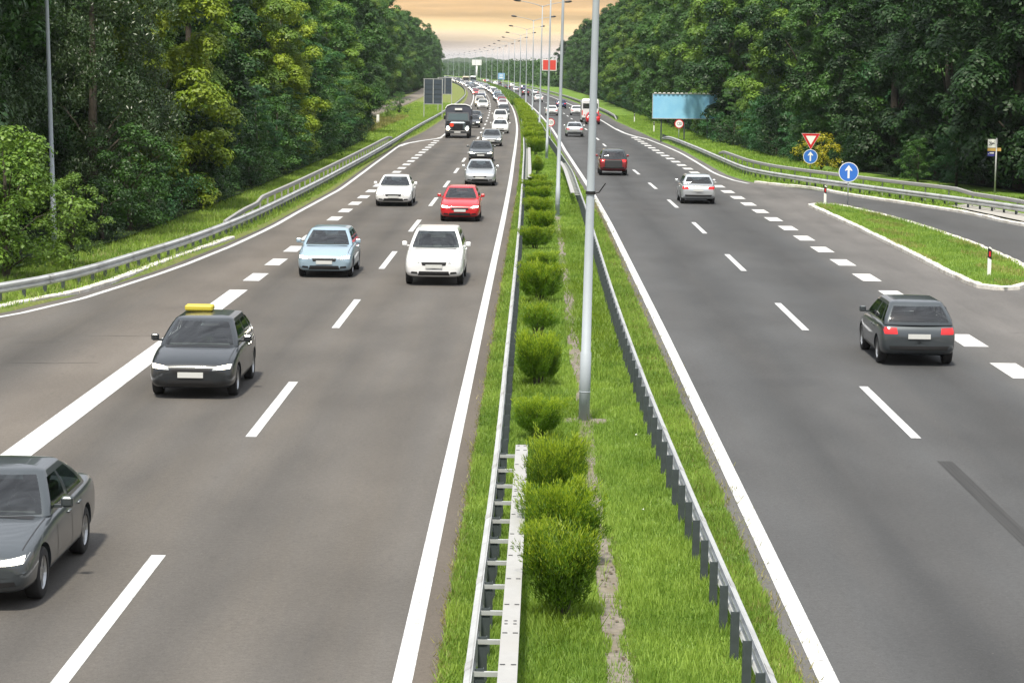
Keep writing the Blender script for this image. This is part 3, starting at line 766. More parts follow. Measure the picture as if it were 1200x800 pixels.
# white billboard on pylon, far
r = tag(empty('billboard', (WX(13.5, 1300), 1300, 0)), 'white billboard on a tall pylon against the distant hills', 'billboard')
b = MB(); b.box(-2.7, 2.7, 0, .5, 7.9, 11.0); b.build('board', M['white'], r); b = MB(); b.tube([(0, .6, -.3), (0, .6, 8.5)], .45, 10); b.build('leg', M['white'], r, True)
# blue direction board, far
r = tag(empty('direction_sign', (WX(13.6, 1050), 1050, 0)), 'pale blue direction board beside the far bend of the road', 'road sign')
M['lblue'] = mat('blue_board', (.22, .42, .70), .5)
b = MB(); b.box(-1.5, 1.5, 0, .12, 1.4, 4.3); b.build('board', M['lblue'], r); b = MB(); b.box(-1.0, .9, -.03, -.003, 2.0, 2.5); b.box(-.9, .6, -.03, -.003, 3.1, 3.5); b.build('panel_mark', M['white'], r)
b = MB(); b.box(-1.1, -.98, .15, .27, -.3, 4); b.box(.98, 1.1, .15, .27, -.3, 4); b.build('leg', M['galv'], r)
# dark sign backs on the left verge
M['sback'] = speck('sign_back_panel', (.055, .075, .10), .6, .2, .1, 2)
def sign_back(x, y, w, z0, z1, nx, nz, label):
    r = tag(empty('direction_sign', (x, y, .2)), label, 'road sign')
    b = MB(); b.box(-w / 2, w / 2, 0, .05, z0, z1); b.build('board', M['sback'], r)
    b = MB()
    for k in range(nz + 1):
        z = z0 + (z1 - z0) * k / nz; b.box(-w / 2, w / 2, -.03, -.003, z - .035, z + .035)
    b.build('stiffener', M['post'], r)
    for k in range(nx + 1):
        x_ = -w / 2 + .05 + (w - .1) * k / nx; b = MB(); b.box(x_ - .05, x_ + .05, -.12, -.033, -.3 if k in (0, nx) else z0, z1 + .05); b.build('leg', M['galv'], r)
    b = MB(); b.box(-w / 2 - .06, w / 2 + .06, -.035, .055, z0 - .08, z0 - .003); b.box(-w / 2 - .06, w / 2 + .06, -.035, .055, z1 + .003, z1 + .08); b.build('frame', M['galv'], r)
sign_back(WX(-12.35, 302), 302, 2.5, 1.75, 4.95, 2, 5, 'larger dark grid-backed road sign on the left verge')
sign_back(WX(-11.9, 345), 345, 2.15, 2.55, 4.95, 2, 4, 'smaller dark grid-backed road sign just behind the larger one')
# delineator posts and marker
def delineator(x, y, label, h=.95, red=False, z=.1, cat='delineator post'):
    r = tag(empty('delineator_post', (x, y, z)), label, cat, 'white roadside delineator posts')
    b = MB(); b.prism([(-.06, -.2), (.06, -.2), (.06, h - .05), (.0, h), (-.06, h - .05)], -.03, .03); b.build('post', M['white'], r)
    b = MB(); b.prism([(-.0615, h * .62), (.0615, h * .55), (.0615, h * .90), (-.0615, h * .97)], -.033, .033); b.build('band', M['black'], r)
    b = MB(); b.box(-.03, .03, -.037, -.034, h * .66, h * .84); b.build('reflector', M['red'] if red else M['galv_lt'], r)
delineator(15.25, 76.4, 'white delineator post with dark red reflector at the near tip of the grass island', red=True)
delineator(14.75, 116.4, 'white delineator post with dark top at the far tip of the grass island', red=True)
delineator(WX(13.55, 290), 290, 'farther white delineator post with black band on right grass slope', z=.3)
delineator(WX(13.3, 246), 246, 'nearer white delineator post with black band left of the blue billboard', z=.3)
delineator(19.2, 143.5, 'thin leaning white marker behind the slip road guardrail', z=.3)
r = tag(empty('marker_stone', (WX(-17.1, 258), 258, .25)), 'short white square marker post in the dry grass on the left verge', 'marker post')
b = MB(); b.bbox(-.16, .16, -.12, .12, -.2, 1.08, .03); b.build('body', M['white'], r); b = MB(); b.bbox(-.22, .22, -.18, .18, -.1, .12, .02); b.build('base', M['concrete'], r)

# ------------------------------------------------------------------ vehicles
def interp(T, y):
    return [float(np.interp(y, [t_[0] for t_ in T], [t_[k] for t_ in T])) for k in range(1, len(T[0]))]
#            y, half width, top edge z, top centre z, bottom z   (y from the nose)
KIND = {
 'sedan': dict(L=4.6, H=1.46, wb=(.88, 3.58), wr=.33,
   st=[(0, .62, .54, .58, .34), (.03, .76, .62, .66, .26), (.14, .855, .69, .74, .21), (.45, .895, .77, .825, .19), (1.0, .905, .87, .915, .19), (1.45, .91, .935, .97, .19), (2.3, .915, .955, .97, .19), (3.3, .915, .975, .98, .19), (3.85, .905, .99, 1.05, .20), (4.3, .88, .99, 1.055, .23), (4.5, .845, .95, 1.0, .30), (4.57, .79, .80, .84, .36), (4.6, .70, .66, .68, .42)],
   cab=dict(y0=1.30, y1=3.98, r0=2.05, r1=3.22, w0=.835, w1=.62, z0=.93)),
 'hatch': dict(L=4.1, H=1.50, wb=(.80, 3.36), wr=.32,
   st=[(0, .60, .56, .60, .34), (.03, .74, .64, .68, .26), (.14, .84, .72, .77, .21), (.40, .88, .82, .87, .19), (.85, .89, .92, .955, .19), (1.2, .895, .965, .99, .19), (2.1, .90, .985, .99, .19), (3.1, .90, 1.0, 1.01, .19), (3.7, .885, 1.01, 1.02, .21), (3.95, .86, .98, 1.0, .26), (4.06, .81, .82, .85, .33), (4.1, .70, .66, .68, .40)],
   cab=dict(y0=1.02, y1=4.02, r0=1.85, r1=3.62, w0=.815, w1=.61, z0=.96)),
 'suv': dict(L=4.55, H=1.68, wb=(.88, 3.58), wr=.37,
   st=[(0, .66, .66, .70, .40), (.03, .79, .76, .80, .32), (.14, .88, .86, .90, .27), (.45, .915, .95, .99, .25), (1.0, .925, 1.03, 1.07, .24), (1.4, .93, 1.075, 1.10, .24), (2.3, .93, 1.09, 1.10, .24), (3.4, .93, 1.10, 1.11, .24), (4.1, .92, 1.11, 1.12, .27), (4.4, .89, 1.08, 1.10, .34), (4.51, .85, .92, .95, .42), (4.55, .76, .76, .78, .48)],
   cab=dict(y0=1.22, y1=4.46, r0=1.98, r1=4.05, w0=.855, w1=.66, z0=1.06)),
}
def superring(y0, y1, hw, bf, br, r, z, N=7, S=13):
    """closed ring, clockwise from front centre: rounded rectangle with bowed front/rear"""
    out = []
    def fy(x): return y0 + bf * (x / hw) ** 2
    def ry(x): return y1 - br * (x / hw) ** 2
    c = hw - r
    front = [(-c + 2 * c * k / (2 * N), None) for k in range(2 * N + 1)]
    for x, _ in front: out.append((x, fy(x), z))
    for a in (22, 45, 68):
        a = math.radians(a); out.append((c + r * math.sin(a), fy(c) + r * (1 - math.cos(a)) * 1.2, z))
    ya, yb = fy(c) + r * 1.2, ry(c) - r * 1.2
    for k in range(S): out.append((hw, ya + (yb - ya) * k / (S - 1), z))
    for a in (22, 45, 68):
        a = math.radians(a); out.append((hw - r * (1 - math.cos(a)), yb + r * 1.2 * math.sin(a), z))
    for k in range(2 * N + 1):
        x = c - 2 * c * k / (2 * N); out.append((x, ry(x), z))
    for a in (22, 45, 68):
        a = math.radians(a); out.append((-c - r * math.sin(a), ry(c) - r * (1 - math.cos(a)) * 1.2, z))
    for k in range(S): out.append((-hw, yb + (ya - yb) * k / (S - 1), z))
    for a in (22, 45, 68):
        a = math.radians(a); out.append((-hw + r * (1 - math.cos(a)), ya - r * 1.2 * math.sin(a), z))
    return out
def eval_mesh(ob):
    dg = bpy.context.evaluated_depsgraph_get(); me = bpy.data.meshes.new_from_object(ob.evaluated_get(dg)); return me
VM = {}
def vehicle_meshes(kind):
    """all part meshes of one kind of car, nose towards -Y, centred"""
    if kind in VM: return VM[kind]
    K = KIND[kind]; L = K['L']; R = {}
    # body
    st = K['st']; v = []; f = []; sec_n = 0
    for y, hw, zt, zc, zb in st:
        half = [(0, zb), (.55 * hw, zb), (.86 * hw, zb + .01), (.985 * hw, zb + .10), (1.0 * hw, zb + .28), (1.0 * hw, zt - .20), (.965 * hw, zt - .06), (.90 * hw, zt), (.72 * hw, zt + (zc - zt) * .55), (.35 * hw, zc - .004), (0, zc)]
        full = half + [(-x, z) for x, z in reversed(half[1:-1])]; sec_n = len(full)
        for x, z in full: v.append((x, y - L / 2, z))
    n = sec_n
    for i in range(len(st) - 1):
        for j in range(n): q = (j + 1) % n; f.append((i * n + j, (i + 1) * n + j, (i + 1) * n + q, i * n + q))
    def cap(base, flip):
        for k in range(n // 2):
            a, b_, c_, d = base + k, base + (k + 1), base + (n - k - 1) % n, base + (n - k) % n
            q = [a, b_, c_, d] if k > 0 else [base, base + 1, base + n - 1]
            q = list(dict.fromkeys(q))
            if len(q) > 2: f.append(tuple(q if flip else reversed(q)))
    cap(0, False); cap((len(st) - 1) * n, True)
    me = pyd('body', v, f); bm = bmesh.new(); bm.from_mesh(me); bmesh.ops.recalc_face_normals(bm, faces=bm.faces); bm.to_mesh(me); bm.free()
    o = bpy.data.objects.new('tmp', me); COL.objects.link(o)
    ms = o.modifiers.new('s', 'SUBSURF'); ms.levels = 2; ms.render_levels = 2
    cut = MB()
    for wy in K['wb']:
        for s in (-1, 1):
            prof = [(s * .60, .001), (s * .60, K['wr'] + .055), (s * 1.1, K['wr'] + .055), (s * 1.1, .001)]
            cut.lathe(prof, 'x', 28, (0, wy - L / 2, K['wr']))
    cm = cut.mesh('cut'); bm = bmesh.new(); bm.from_mesh(cm); bmesh.ops.remove_doubles(bm, verts=bm.verts, dist=.003); bmesh.ops.recalc_face_normals(bm, faces=bm.faces); bm.to_mesh(cm); bm.free()
    co = bpy.data.objects.new('cut', cm); COL.objects.link(co)
    mb = o.modifiers.new('b', 'BOOLEAN'); mb.operation = 'DIFFERENCE'; mb.object = co; mb.solver = 'EXACT'
    bmsh = eval_mesh(o); bmsh.name = 'body'
    bm = bmesh.new(); bm.from_mesh(bmsh); bvh = BVHTree.FromBMesh(bm)
    bm.free()
    bpy.data.objects.remove(o); bpy.data.objects.remove(co)
    bmsh.materials.clear()
    bmsh.polygons.foreach_set('use_smooth', [True] * len(bmsh.polygons)); bmsh.set_sharp_from_angle(angle=math.radians(40))
    R['body'] = [('body', bmsh, 'PAINT')]
    # greenhouse surface
    C = K['cab']; H = K['H']; rings = []
    TS = [0, .06, .14, .3, .5, .7, .84, .93, .98, 1.0]
    N2, S = 15, 13
    js = N2 + 3; jr = js + S + 3; jl = jr + N2 + 3
    for t_ in TS:
        e = t_ ** 1.12
        a = C['y0'] + (C['r0'] - C['y0']) * e; b_ = C['y1'] + (C['r1'] - C['y1']) * (t_ ** 1.5)
        hw = C['w0'] + (C['w1'] - C['w0']) * (t_ ** 1.35); z = C['z0'] + (H - .05 - C['z0']) * t_
        rings.append(superring(a - L / 2, b_ - L / 2, hw, .10 + .12 * (1 - t_), .08, .10, z))
    n = len(rings[0])
    A = np.array(rings)
    v = [tuple(p) for r_ in rings for p in r_]; f = []
    segs = {}
    for base_ in (js, jl):
        back = base_ == jl
        segs[base_] = ([(0, 5), (6, 10), (11, 12)] if not back else [(0, 1), (2, 6), (7, 12)]) if kind != 'sedan' else ([(0, 5), (6, 11)] if not back else [(1, 6), (7, 12)])
    open_ = set()
    for i in range(len(rings) - 1):
        t0_, t1_ = TS[i], TS[i + 1]
        if t0_ >= .059 and t1_ <= .931: open_ |= {(i, j) for j in range(0, N2 - 1)}
        if t0_ >= .139 and t1_ <= .841:
            open_ |= {(i, j) for j in range(jr, jr + N2 - 1)}
            for base_, sg in segs.items():
                for a_, b_ in sg: open_ |= {(i, base_ + k) for k in range(a_, b_)}
    for i in range(len(rings) - 1):
        for j in range(n):
            q = (j + 1) % n
            if (i, j) not in open_: f.append((i * n + j, i * n + q, (i + 1) * n + q, (i + 1) * n + j))
    cen = A[-1].mean(axis=0); base = len(rings)
    for s, dz in ((.93, .022), (.78, .036), (.5, .046), (.2, .05)):
        for p in rings[-1]: v.append((cen[0] + (p[0] - cen[0]) * s, cen[1] + (p[1] - cen[1]) * s, p[2] + dz))
    for i in range(base - 1, base + 3):
        for j in range(n): q = (j + 1) % n; f.append((i * n + j, i * n + q, (i + 1) * n + q, (i + 1) * n + j))
    f.append(tuple(range((base + 3) * n, (base + 4) * n)))
    cb = MB(); cb.add(v, f); R['cabin'] = [('roof', cb.mesh('roof'), 'PAINT')]; R['cabin'][0][1].polygons.foreach_set('use_smooth', [True] * len(R['cabin'][0][1].polygons))
    def glass(j0, j1, t0, t1, off=.006):
        """patch of the greenhouse surface pushed outwards"""
        ts = np.linspace(t0, t1, 7); P = []
        for t_ in ts:
            i = min(max(np.searchsorted(TS, t_) - 1, 0), len(TS) - 2); u = (t_ - TS[i]) / (TS[i + 1] - TS[i])
            row = [A[i][j % n] * (1 - u) + A[i + 1][j % n] * u for j in range(j0, j1 + 1)]; P.append(row)
        P = np.array(P); G = np.zeros_like(P)
        du = np.gradient(P, axis=1); dv = np.gradient(P, axis=0); nn = np.cross(du, dv); nn /= np.linalg.norm(nn, axis=2, keepdims=True) + 1e-9
        cc = np.array([0, cen[1], C['z0']]); sgn = np.sign(((P - cc) * nn).sum(axis=2).mean())
        G = P + nn * sgn * off; m_ = G.shape[1]
        b = MB(); b.add([tuple(p) for p in G.reshape(-1, 3)], [(i * m_ + j, i * m_ + j + 1, (i + 1) * m_ + j + 1, (i + 1) * m_ + j) for i in range(len(ts) - 1) for j in range(m_ - 1)])
        me_ = b.mesh('window'); me_.polygons.foreach_set('use_smooth', [True] * len(me_.polygons)); return me_
    R['glass'] = [('windscreen', glass(0, N2 - 1, .06, .93), 'clear'), ('rear_window', glass(jr, jr + N2 - 1, .14, .84), 'clear')]
    for base_, sg in segs.items():
        for a_, b_ in sg: R['glass'].append(('side_window', glass(base_ + a_, base_ + b_, .14, .84), 'clear'))
    # what shows through the glass
    R['inside'] = []; z0_ = C['z0'] - .03; ys = C['r0'] - L / 2
    for s in (-1, 1):
        b = MB(); b.bbox(s * .37 - .23, s * .37 + .23, ys + .45, ys + .58, z0_, z0_ + .27, .04); b.bbox(s * .37 - .12, s * .37 + .12, ys + .47, ys + .55, z0_ + .29, z0_ + .43, .03); R['inside'].append(('seat', b.mesh('seat'), 'seat'))
    b = MB(); yb_ = min(C['r1'], C['y1'] - .55) - L / 2 - .12; b.bbox(-.60, .60, yb_, yb_ + .13, z0_, z0_ + .20, .04)
    for x_ in (-.38, .38): b.bbox(x_ - .11, x_ + .11, yb_ + .03, yb_ + .10, z0_ + .205, z0_ + .30, .02)
    R['inside'].append(('rear_bench', b.mesh('rear_bench'), 'seat'))
    b = MB(); b.bbox(-.66, .66, C['y0'] - L / 2 + .30, C['y0'] - L / 2 + .62, z0_ - .05, z0_ + .07, .03); R['inside'].append(('dashboard', b.mesh('dashboard'), 'black'))
    b = MB(); ring_ = [(.36 + .18 * math.cos(q_ / 16 * 2 * PI), C['y0'] - L / 2 + .70 + .06 * math.sin(q_ / 16 * 2 * PI), z0_ + .08 + .15 * math.sin(q_ / 16 * 2 * PI)) for q_ in range(17)]; b.tube(ring_, .014, 6); R['inside'].append(('steering_wheel', b.mesh('steering_wheel'), 'black'))
    # projected details on the lower body
    def proj(axis, sgn, P, off=.006, nu=8, nv=5):
        """P: quad corners in the plane across axis; conforming panel on the body skin"""
        g_ = []
        for i in range(nv + 1):
            for j in range(nu + 1):
                u, w_ = j / nu, i / nv
                a = [P[0][k] * (1 - u) * (1 - w_) + P[1][k] * u * (1 - w_) + P[2][k] * u * w_ + P[3][k] * (1 - u) * w_ for k in range(2)]
                if axis == 'y': o_, d_ = Vector((a[0], -sgn * -9 if False else sgn * 9, a[1])), Vector((0, -sgn, 0))
                elif axis == 'x': o_, d_ = Vector((sgn * 9, a[0], a[1])), Vector((-sgn, 0, 0))
                else: o_, d_ = Vector((a[0], a[1], 9)), Vector((0, 0, -1))
                h = bvh.ray_cast(o_, d_)[0]
                if h is None:
                    h = bvh.find_nearest(o_ + d_ * (9 - L / 2 if axis == 'y' else 8.1))[0]
                g_.append(h - d_ * off)
        b = MB(); m_ = nu + 1; b.add(g_, [(i * m_ + j, i * m_ + j + 1, (i + 1) * m_ + j + 1, (i + 1) * m_ + j) for i in range(nv) for j in range(nu)])
        me_ = b.mesh('panel'); me_.polygons.foreach_set('use_smooth', [True] * len(me_.polygons)); return me_
    zz = .0 if kind == 'sedan' else .03 if kind == 'hatch' else .14; bot = st[2][4]
    R['det'] = []
    R['bulb'] = []
    for s in (-1, 1):
        R['bulb'].append(proj('y', -1, [(s * .53, .595 + zz), (s * .79, .61 + zz), (s * .80, .685 + zz), (s * .54, .65 + zz)], .014, 4, 3))
        R['det'].append(('headlight', proj('y', -1, [(s * .44, .57 + zz), (s * .80, .60 + zz), (s * .835, .70 + zz), (s * .47, .645 + zz)], .008), 'HEAD'))
        R['det'].append(('tail_light', proj('y', 1, [(s * .50, .72 + zz * 1.2), (s * .80, .72 + zz * 1.2), (s * .84, .87 + zz * 1.3), (s * .52, .86 + zz * 1.3)], .008), 'tail'))
        R['det'].append(('fog_lamp', proj('y', -1, [(s * .50, bot + .10), (s * .72, bot + .12), (s * .70, bot + .18), (s * .52, bot + .17)], .007, 4, 2), 'black'))
    R['det'].append(('grille', proj('y', -1, [(-.36, .50 + zz), (.36, .50 + zz), (.40, .61 + zz), (-.40, .61 + zz)]), 'black'))
    R['det'].append(('air_intake', proj('y', -1, [(-.50, bot + .06), (.50, bot + .06), (.46, bot + .19), (-.46, bot + .19)]), 'black'))
    R['det'].append(('rear_trim', proj('y', 1, [(-.66, st[-1][4] - .02), (.66, st[-1][4] - .02), (.70, st[-1][4] + .08), (-.70, st[-1][4] + .08)]), 'black'))
    zpl = .42 + zz; b = MB(); b.box(-.26, .26, -L / 2 - .03, -L / 2 - .005, zpl, zpl + .11); R['det'].append(('number_plate', b.mesh('number_plate'), 'plate'))
    b = MB(); b.box(-.26, .26, L / 2 + .0, L / 2 + .02, .62 + zz, .73 + zz); R['det'].append(('number_plate', b.mesh('number_plate'), 'plate'))
    hood = []
    cy = C['y0'] - L / 2
    for s in (-1, 1): hood.append(proj('z', 1, [(s * .74, -L / 2 + .30), (s * .755, -L / 2 + .30), (s * .80, cy + .12), (s * .785, cy + .12)], .003, 1, 10))
    b = MB()
    for me_ in hood: b.add([vv.co[:] for vv in me_.vertices], [tuple(p.vertices) for p in me_.polygons])
    R['det'].append(('bonnet_seam', b.mesh('bonnet_seam'), 'black'))
    ds = MB(); yA, yB, yC = C['y0'] + .35 - L / 2, (C['r0'] + C['r1']) / 2 - L / 2 - .08, K['wb'][1] - .36 - L / 2
    for s in (-1, 1):
        for yy in (yA, yB, yC):
            me_ = proj('x', s, [(yy, .36 + zz), (yy + .014, .36 + zz), (yy + .014, C['z0'] - .06), (yy, C['z0'] - .06)], .003, 1, 6); ds.add([vv.co[:] for vv in me_.vertices], [tuple(p.vertices) for p in me_.polygons])
        me_ = proj('x', s, [(yA, .24 + zz), (yC + .15, .24 + zz), (yC + .15, .31 + zz), (yA, .31 + zz)], .004, 6, 1); ds.add([vv.co[:] for vv in me_.vertices], [tuple(p.vertices) for p in me_.polygons])
    R['det'].append(('door_seam', ds.mesh('door_seam'), 'black'))
    for s in (-1, 1):
        for yy in (yB - .22, yC - .22):
            b = MB(); hx = s * (st[6][1] + .012); b.bbox(min(hx, hx - s * .04), max(hx, hx - s * .04), yy, yy + .17, C['z0'] - .12, C['z0'] - .09, .008); R['det'].append(('door_handle', b.mesh('door_handle'), 'PAINT'))
        b = MB(); x0 = s * (C['w0'] + .03); x1 = s * (C['w0'] + .24); ym = C['y0'] + .50 - L / 2
        b.bbox(min(x0 + s * .05, x1), max(x0 + s * .05, x1), ym, ym + .10, C['z0'] + .06, C['z0'] + .20, .025); b.box(min(x0 - s * .05, x0 + s * .06), max(x0 - s * .05, x0 + s * .06), ym + .03, ym + .07, C['z0'] + .05, C['z0'] + .09)
        R['det'].append(('mirror', b.mesh('mirror'), 'PAINT'))
    b = MB(); yc = C['y0'] - L / 2
    for x0_, x1_ in ((-.62, -.05), (.0, .60)):
        P0 = Vector((x0_, yc + .17, C['z0'] + .055)); P1 = Vector((x1_, yc + .145, C['z0'] + .075)); b.tube([P0, P1], .011, 5)
    wp = b; cw = proj('z', 1, [(-.66, yc - .02), (.66, yc - .02), (.66, yc + .13), (-.66, yc + .13)], .005, 10, 2)
    R['det'].append(('cowl', cw, 'black'))
    # wheels
    wr = K['wr']; b = MB(); wd = .10
    b.lathe([(-wd, wr * .66), (-wd, wr * .93), (-wd * .8, wr), (wd * .8, wr), (wd, wr * .93), (wd, wr * .66)], 'x', 28); ty = b.mesh('tyre'); ty.materials.append(M['tyre']); ty.polygons.foreach_set('use_smooth', [True] * len(ty.polygons)); ty.set_sharp_from_angle(angle=.9)
    b = MB(); b.lathe([(-wd * .9, wr * .655), (wd * .55, wr * .60), (wd * .9, wr * .66)], 'x', 28); b.lathe([(wd * .6, .001), (wd * .7, wr * .16), (wd * .4, wr * .18)], 'x', 12)
    for k in range(5):
        a = 2 * PI * k / 5; ca, sa = math.cos(a), math.sin(a); w_ = .035
        q = []
        for rr, ww in ((wr * .12, w_ * 1.3), (wr * .62, w_ * .8)):
            for x in (wd * .45, wd * .72):
                for e in (-ww, ww): q.append((x, ca * rr - sa * e, sa * rr + ca * e))
        b.add(q, [(0, 1, 5, 4), (2, 3, 7, 6), (0, 2, 6, 4), (1, 3, 7, 5), (4, 5, 7, 6)])
    rm = b.mesh('rim'); rm.materials.append(M['rim'])
    b = MB(); b.lathe([(-wd * .3, .001), (-wd * .3, wr * .64)], 'x', 20); hb = b.mesh('wheel_disc'); hb.materials.append(M['black'])
    R['wheel'] = (ty, rm, hb); VM[kind] = R; return R
def setslot(o, mt):
    o.material_slots[0].link = 'OBJECT'; o.material_slots[0].material = mt
def make_car(kind, colour, x, y, away, label, lit=True, name=None, group=None, lane_rot=0.):
    """y = where the end that faces the camera stands"""
    R = vehicle_meshes(kind); K = KIND[kind]; L = K['L']
    r = empty(name or {'sedan': 'parked_car', 'hatch': 'hatchback', 'suv': 'suv'}[kind].replace('parked_car', 'sedan'), (x, y + L / 2, .004), (PI if away else 0) + math.atan((max(0, y - 100)) / 15000) + lane_rot)
    tag(r, label, 'car', group)
    for key in ('body', 'cabin', 'glass', 'det') + (('inside',) if y < 330 else ()):
        for nm, me, mk in R[key]:
            if not me.materials: me.materials.append(PAINT['white'] if mk in ('PAINT',) else M['lamp_on'] if mk == 'HEAD' else M[mk])
            o = link(nm, me, None, r)
            if mk == 'PAINT': setslot(o, PAINT[colour])
            if mk == 'HEAD':
                setslot(o, M['lens'] if lit else M['lamp_off']); bm_ = R['bulb'][sum(1 for c_ in r.children if c_.name.startswith('headlight')) - 1]
                if lit:
                    if not bm_.materials: bm_.materials.append(M['lamp_on'])
                    link('bulb', bm_, None, o)
    ty, rm, hb = R['wheel']
    for wy in K['wb']:
        for s in (-1, 1):
            w_ = link('wheel', hb, None, r); w_.location = (s * (K['st'][5][1] - .125), wy - L / 2, K['wr']); w_.rotation_euler = (0, 0, 0 if s > 0 else PI)
            link('tyre', ty, None, w_); link('rim', rm, None, w_)
    return r
TG = 'cars driving on the motorway'
# oncoming, left carriageway
c1 = make_car('sedan', 'dark grey', -7.10, 27.6, False, 'dark sedan with a lit headlight cut off by the bottom left corner', True)
c2 = make_car('hatch', 'black', -6.98, 45.9, False, 'black hatchback with lit headlights and yellow box on its roof', True)
b = MB(); b.bbox(-.55, .05, .80, 1.15, 1.505, 1.63, .03); b.build('roof_box', M['yellow'], c2)
c3 = make_car('hatch', 'light blue', -6.78, 73.0, False, 'light blue hatchback with lit headlights beside the wide white dashes', True)
c4 = make_car('suv', 'white', -3.15, 70.8, False, 'large white suv closest in the lane beside the median', True)
c5 = make_car('sedan', 'white', -6.95, 111.0, False, 'white sedan alone in the outer lane left of the red car', True)
c6 = make_car('hatch', 'red', -3.35, 100.6, False, 'bright red hatchback driving between the white suv and a silver car', True)
c7 = make_car('sedan', 'silver', -3.25, 131.5, False, 'silver car driving directly behind the red hatchback', False)
c8 = make_car('sedan', 'dark grey', WX(-3.9, 166), 165.5, False, 'dark grey sedan with lit lamps just behind the silver car', True)
c9 = make_car('sedan', 'grey', WX(-3.6, 198), 198, False, 'grey sedan in the queue beside the back of the dark truck', True)
make_car('sedan', 'white', WX(-3.2, 237), 237, False, 'white sedan at the front of the white cars in the queue', False)
make_car('suv', 'white', WX(-3.4, 279), 279, False, 'white suv queueing right behind a white sedan', False)
make_car('sedan', 'black', WX(-2.6, 270), 258, False, 'black car squeezed close to the median line beside white suv', False) if False else None
make_car('hatch', 'dark grey', WX(-3.2, 300), 297, False, 'dark grey hatchback half hidden behind the white suv', False)
make_car('sedan', 'black', WX(-6.5, 258), 258, False, 'black sedan emerging from behind the dark truck', True)
make_car('hatch', 'slate', WX(-6.5, 282), 280, False, 'slate hatchback with lamps lit following the black sedan by the truck', True)
make_car('suv', 'white', WX(-6.4, 372), 372, False, 'white suv in outer lane of the queue beyond the truck', True)
make_car('hatch', 'white', WX(-3.0, 392), 388, False, 'white hatchback in the inner lane beyond the dark hatchback', False)
make_car('sedan', 'black', WX(-3.0, 340), 335, False, 'black sedan in the inner lane with white hatchback behind it', False)
# driving away, right carriageway
def RX(l, Y): return WX(l + dR(Y), Y)
d1 = make_car('hatch', 'dark grey', 8.98, 52.8, True, 'dark grey hatchback with red tail lights, nearest car driving away', True)
d2 = make_car('hatch', 'silver', 8.3, 116.5, True, 'silver hatchback driving away beside the short lane dashes', False)
d3 = make_car('suv', 'dark red', 4.95, 146.5, True, 'dark red suv with black tailgate driving away beside the lamp post', False)
b = MB(); b.bbox(-.56, .56, 2.262, 2.30, .55, 1.02, .04); b.build('tailgate_trim', M['dark'], d3)
for ch in d3.children:
    if ch.name.startswith('roof'): setslot(ch, PAINT['dark grey']); ch['label'] = 'dark grey roof'
make_car('sedan', 'silver', RX(5.1, 229), 229, True, 'silver sedan driving away between the median sign and the white van', False)
make_car('hatch', 'red', RX(8.9, 285), 281, True, 'red hatchback driving away close behind the white van', False)
make_car('sedan', 'white', RX(4.9, 330), 330, True, 'white sedan driving away in the inner lane just beyond the round median sign', False)
make_car('sedan', 'white', RX(8.6, 333), 333, True, 'white sedan driving away in the outer lane ahead of the van', False)
make_car('hatch', 'dark blue', RX(8.1, 392), 390, True, 'dark blue hatchback driving away between two white sedans', False)
make_car('sedan', 'white', RX(6.0, 465), 462, True, 'small white sedan far ahead in the right carriageway', False)
make_car('suv', 'black', RX(5.5, 560), 556, True, 'black suv far ahead on the right carriageway beyond a white sedan', False)
make_car('hatch', 'silver', RX(8.3, 575), 572, True, 'silver hatchback far ahead beside a black suv', False)

# van with rounded white box body
def van(x, y, away, label):
    L, W, H = 5.6, 2.0, 2.55; r = tag(empty('van', (x, y + L / 2, .004), (PI if away else 0) + math.atan((y - 100) / 15000)), label, 'van')
    def sec(hw, zt, zb, rd=.22): return [(-hw, zb), (hw, zb), (hw * 1.0, zt - rd * 1.6), (hw - rd * .35, zt - rd * .5), (hw - rd, zt), (-hw + rd, zt), (-hw + rd * .35, zt - rd * .5), (-hw, zt - rd * 1.6)]
    S_ = [(0, .86, .95, .35), (.08, .97, 1.15, .28), (.9, 1.0, 1.35, .25), (1.6, 1.0, 2.30, .25), (2.0, 1.0, 2.50, .25), (3.5, 1.0, H, .25), (5.3, 1.0, H, .28), (5.5, .97, H - .06, .32), (5.6, .93, H - .18, .4)]
    v = []; f = []
    for y_, hw, zt, zb in S_: v += [(p[0], y_ - L / 2, p[1]) for p in sec(hw, zt, zb)]
    for i in range(len(S_) - 1):
        for j in range(8): f.append((i * 8 + j, (i + 1) * 8 + j, (i + 1) * 8 + (j + 1) % 8, i * 8 + (j + 1) % 8))
    f.append(tuple(range(8))); f.append(tuple(range((len(S_) - 1) * 8, len(S_) * 8)))
    b = MB(); b.add(v, f); b.build('body', PAINT['white'], r, False)
    for s in (-1, 1):
        b = MB(); b.box(min(s * .10, s * .84), max(s * .10, s * .84), L / 2 - .01, L / 2 + .012, 1.5, 2.05); b.build('rear_window', M['glass'], r)
        b = MB(); b.box(min(s * .86, s * .96), max(s * .86, s * .96), L / 2 - .05, L / 2 + .012, .8, 1.3); b.build('tail_light', M['tail'], r)
        b = MB(); b.box(min(s * 1.0, s * 1.012), max(s * 1.0, s * 1.012), -1.1, -.1, 1.35, 1.95); b.build('side_window', M['glass'], r)
        for wy in (1.0, 4.4):
            b = MB(); b.lathe([(-.11, .2), (-.11, .34), (.11, .34), (.11, .2), (.05, .001)], 'x', 20); o = b.build('wheel', M['tyre'], r); o.location = (s * .90, wy - L / 2, .34)
    b = MB(); b.box(-.26, .26, L / 2, L / 2 + .015, .85, .97); b.build('number_plate', M['plate'], r)
    b = MB(); b.bbox(-.95, .95, L / 2 - .06, L / 2 + .06, .35, .55, .03); b.build('bumper', M['dark'], r)
    return r
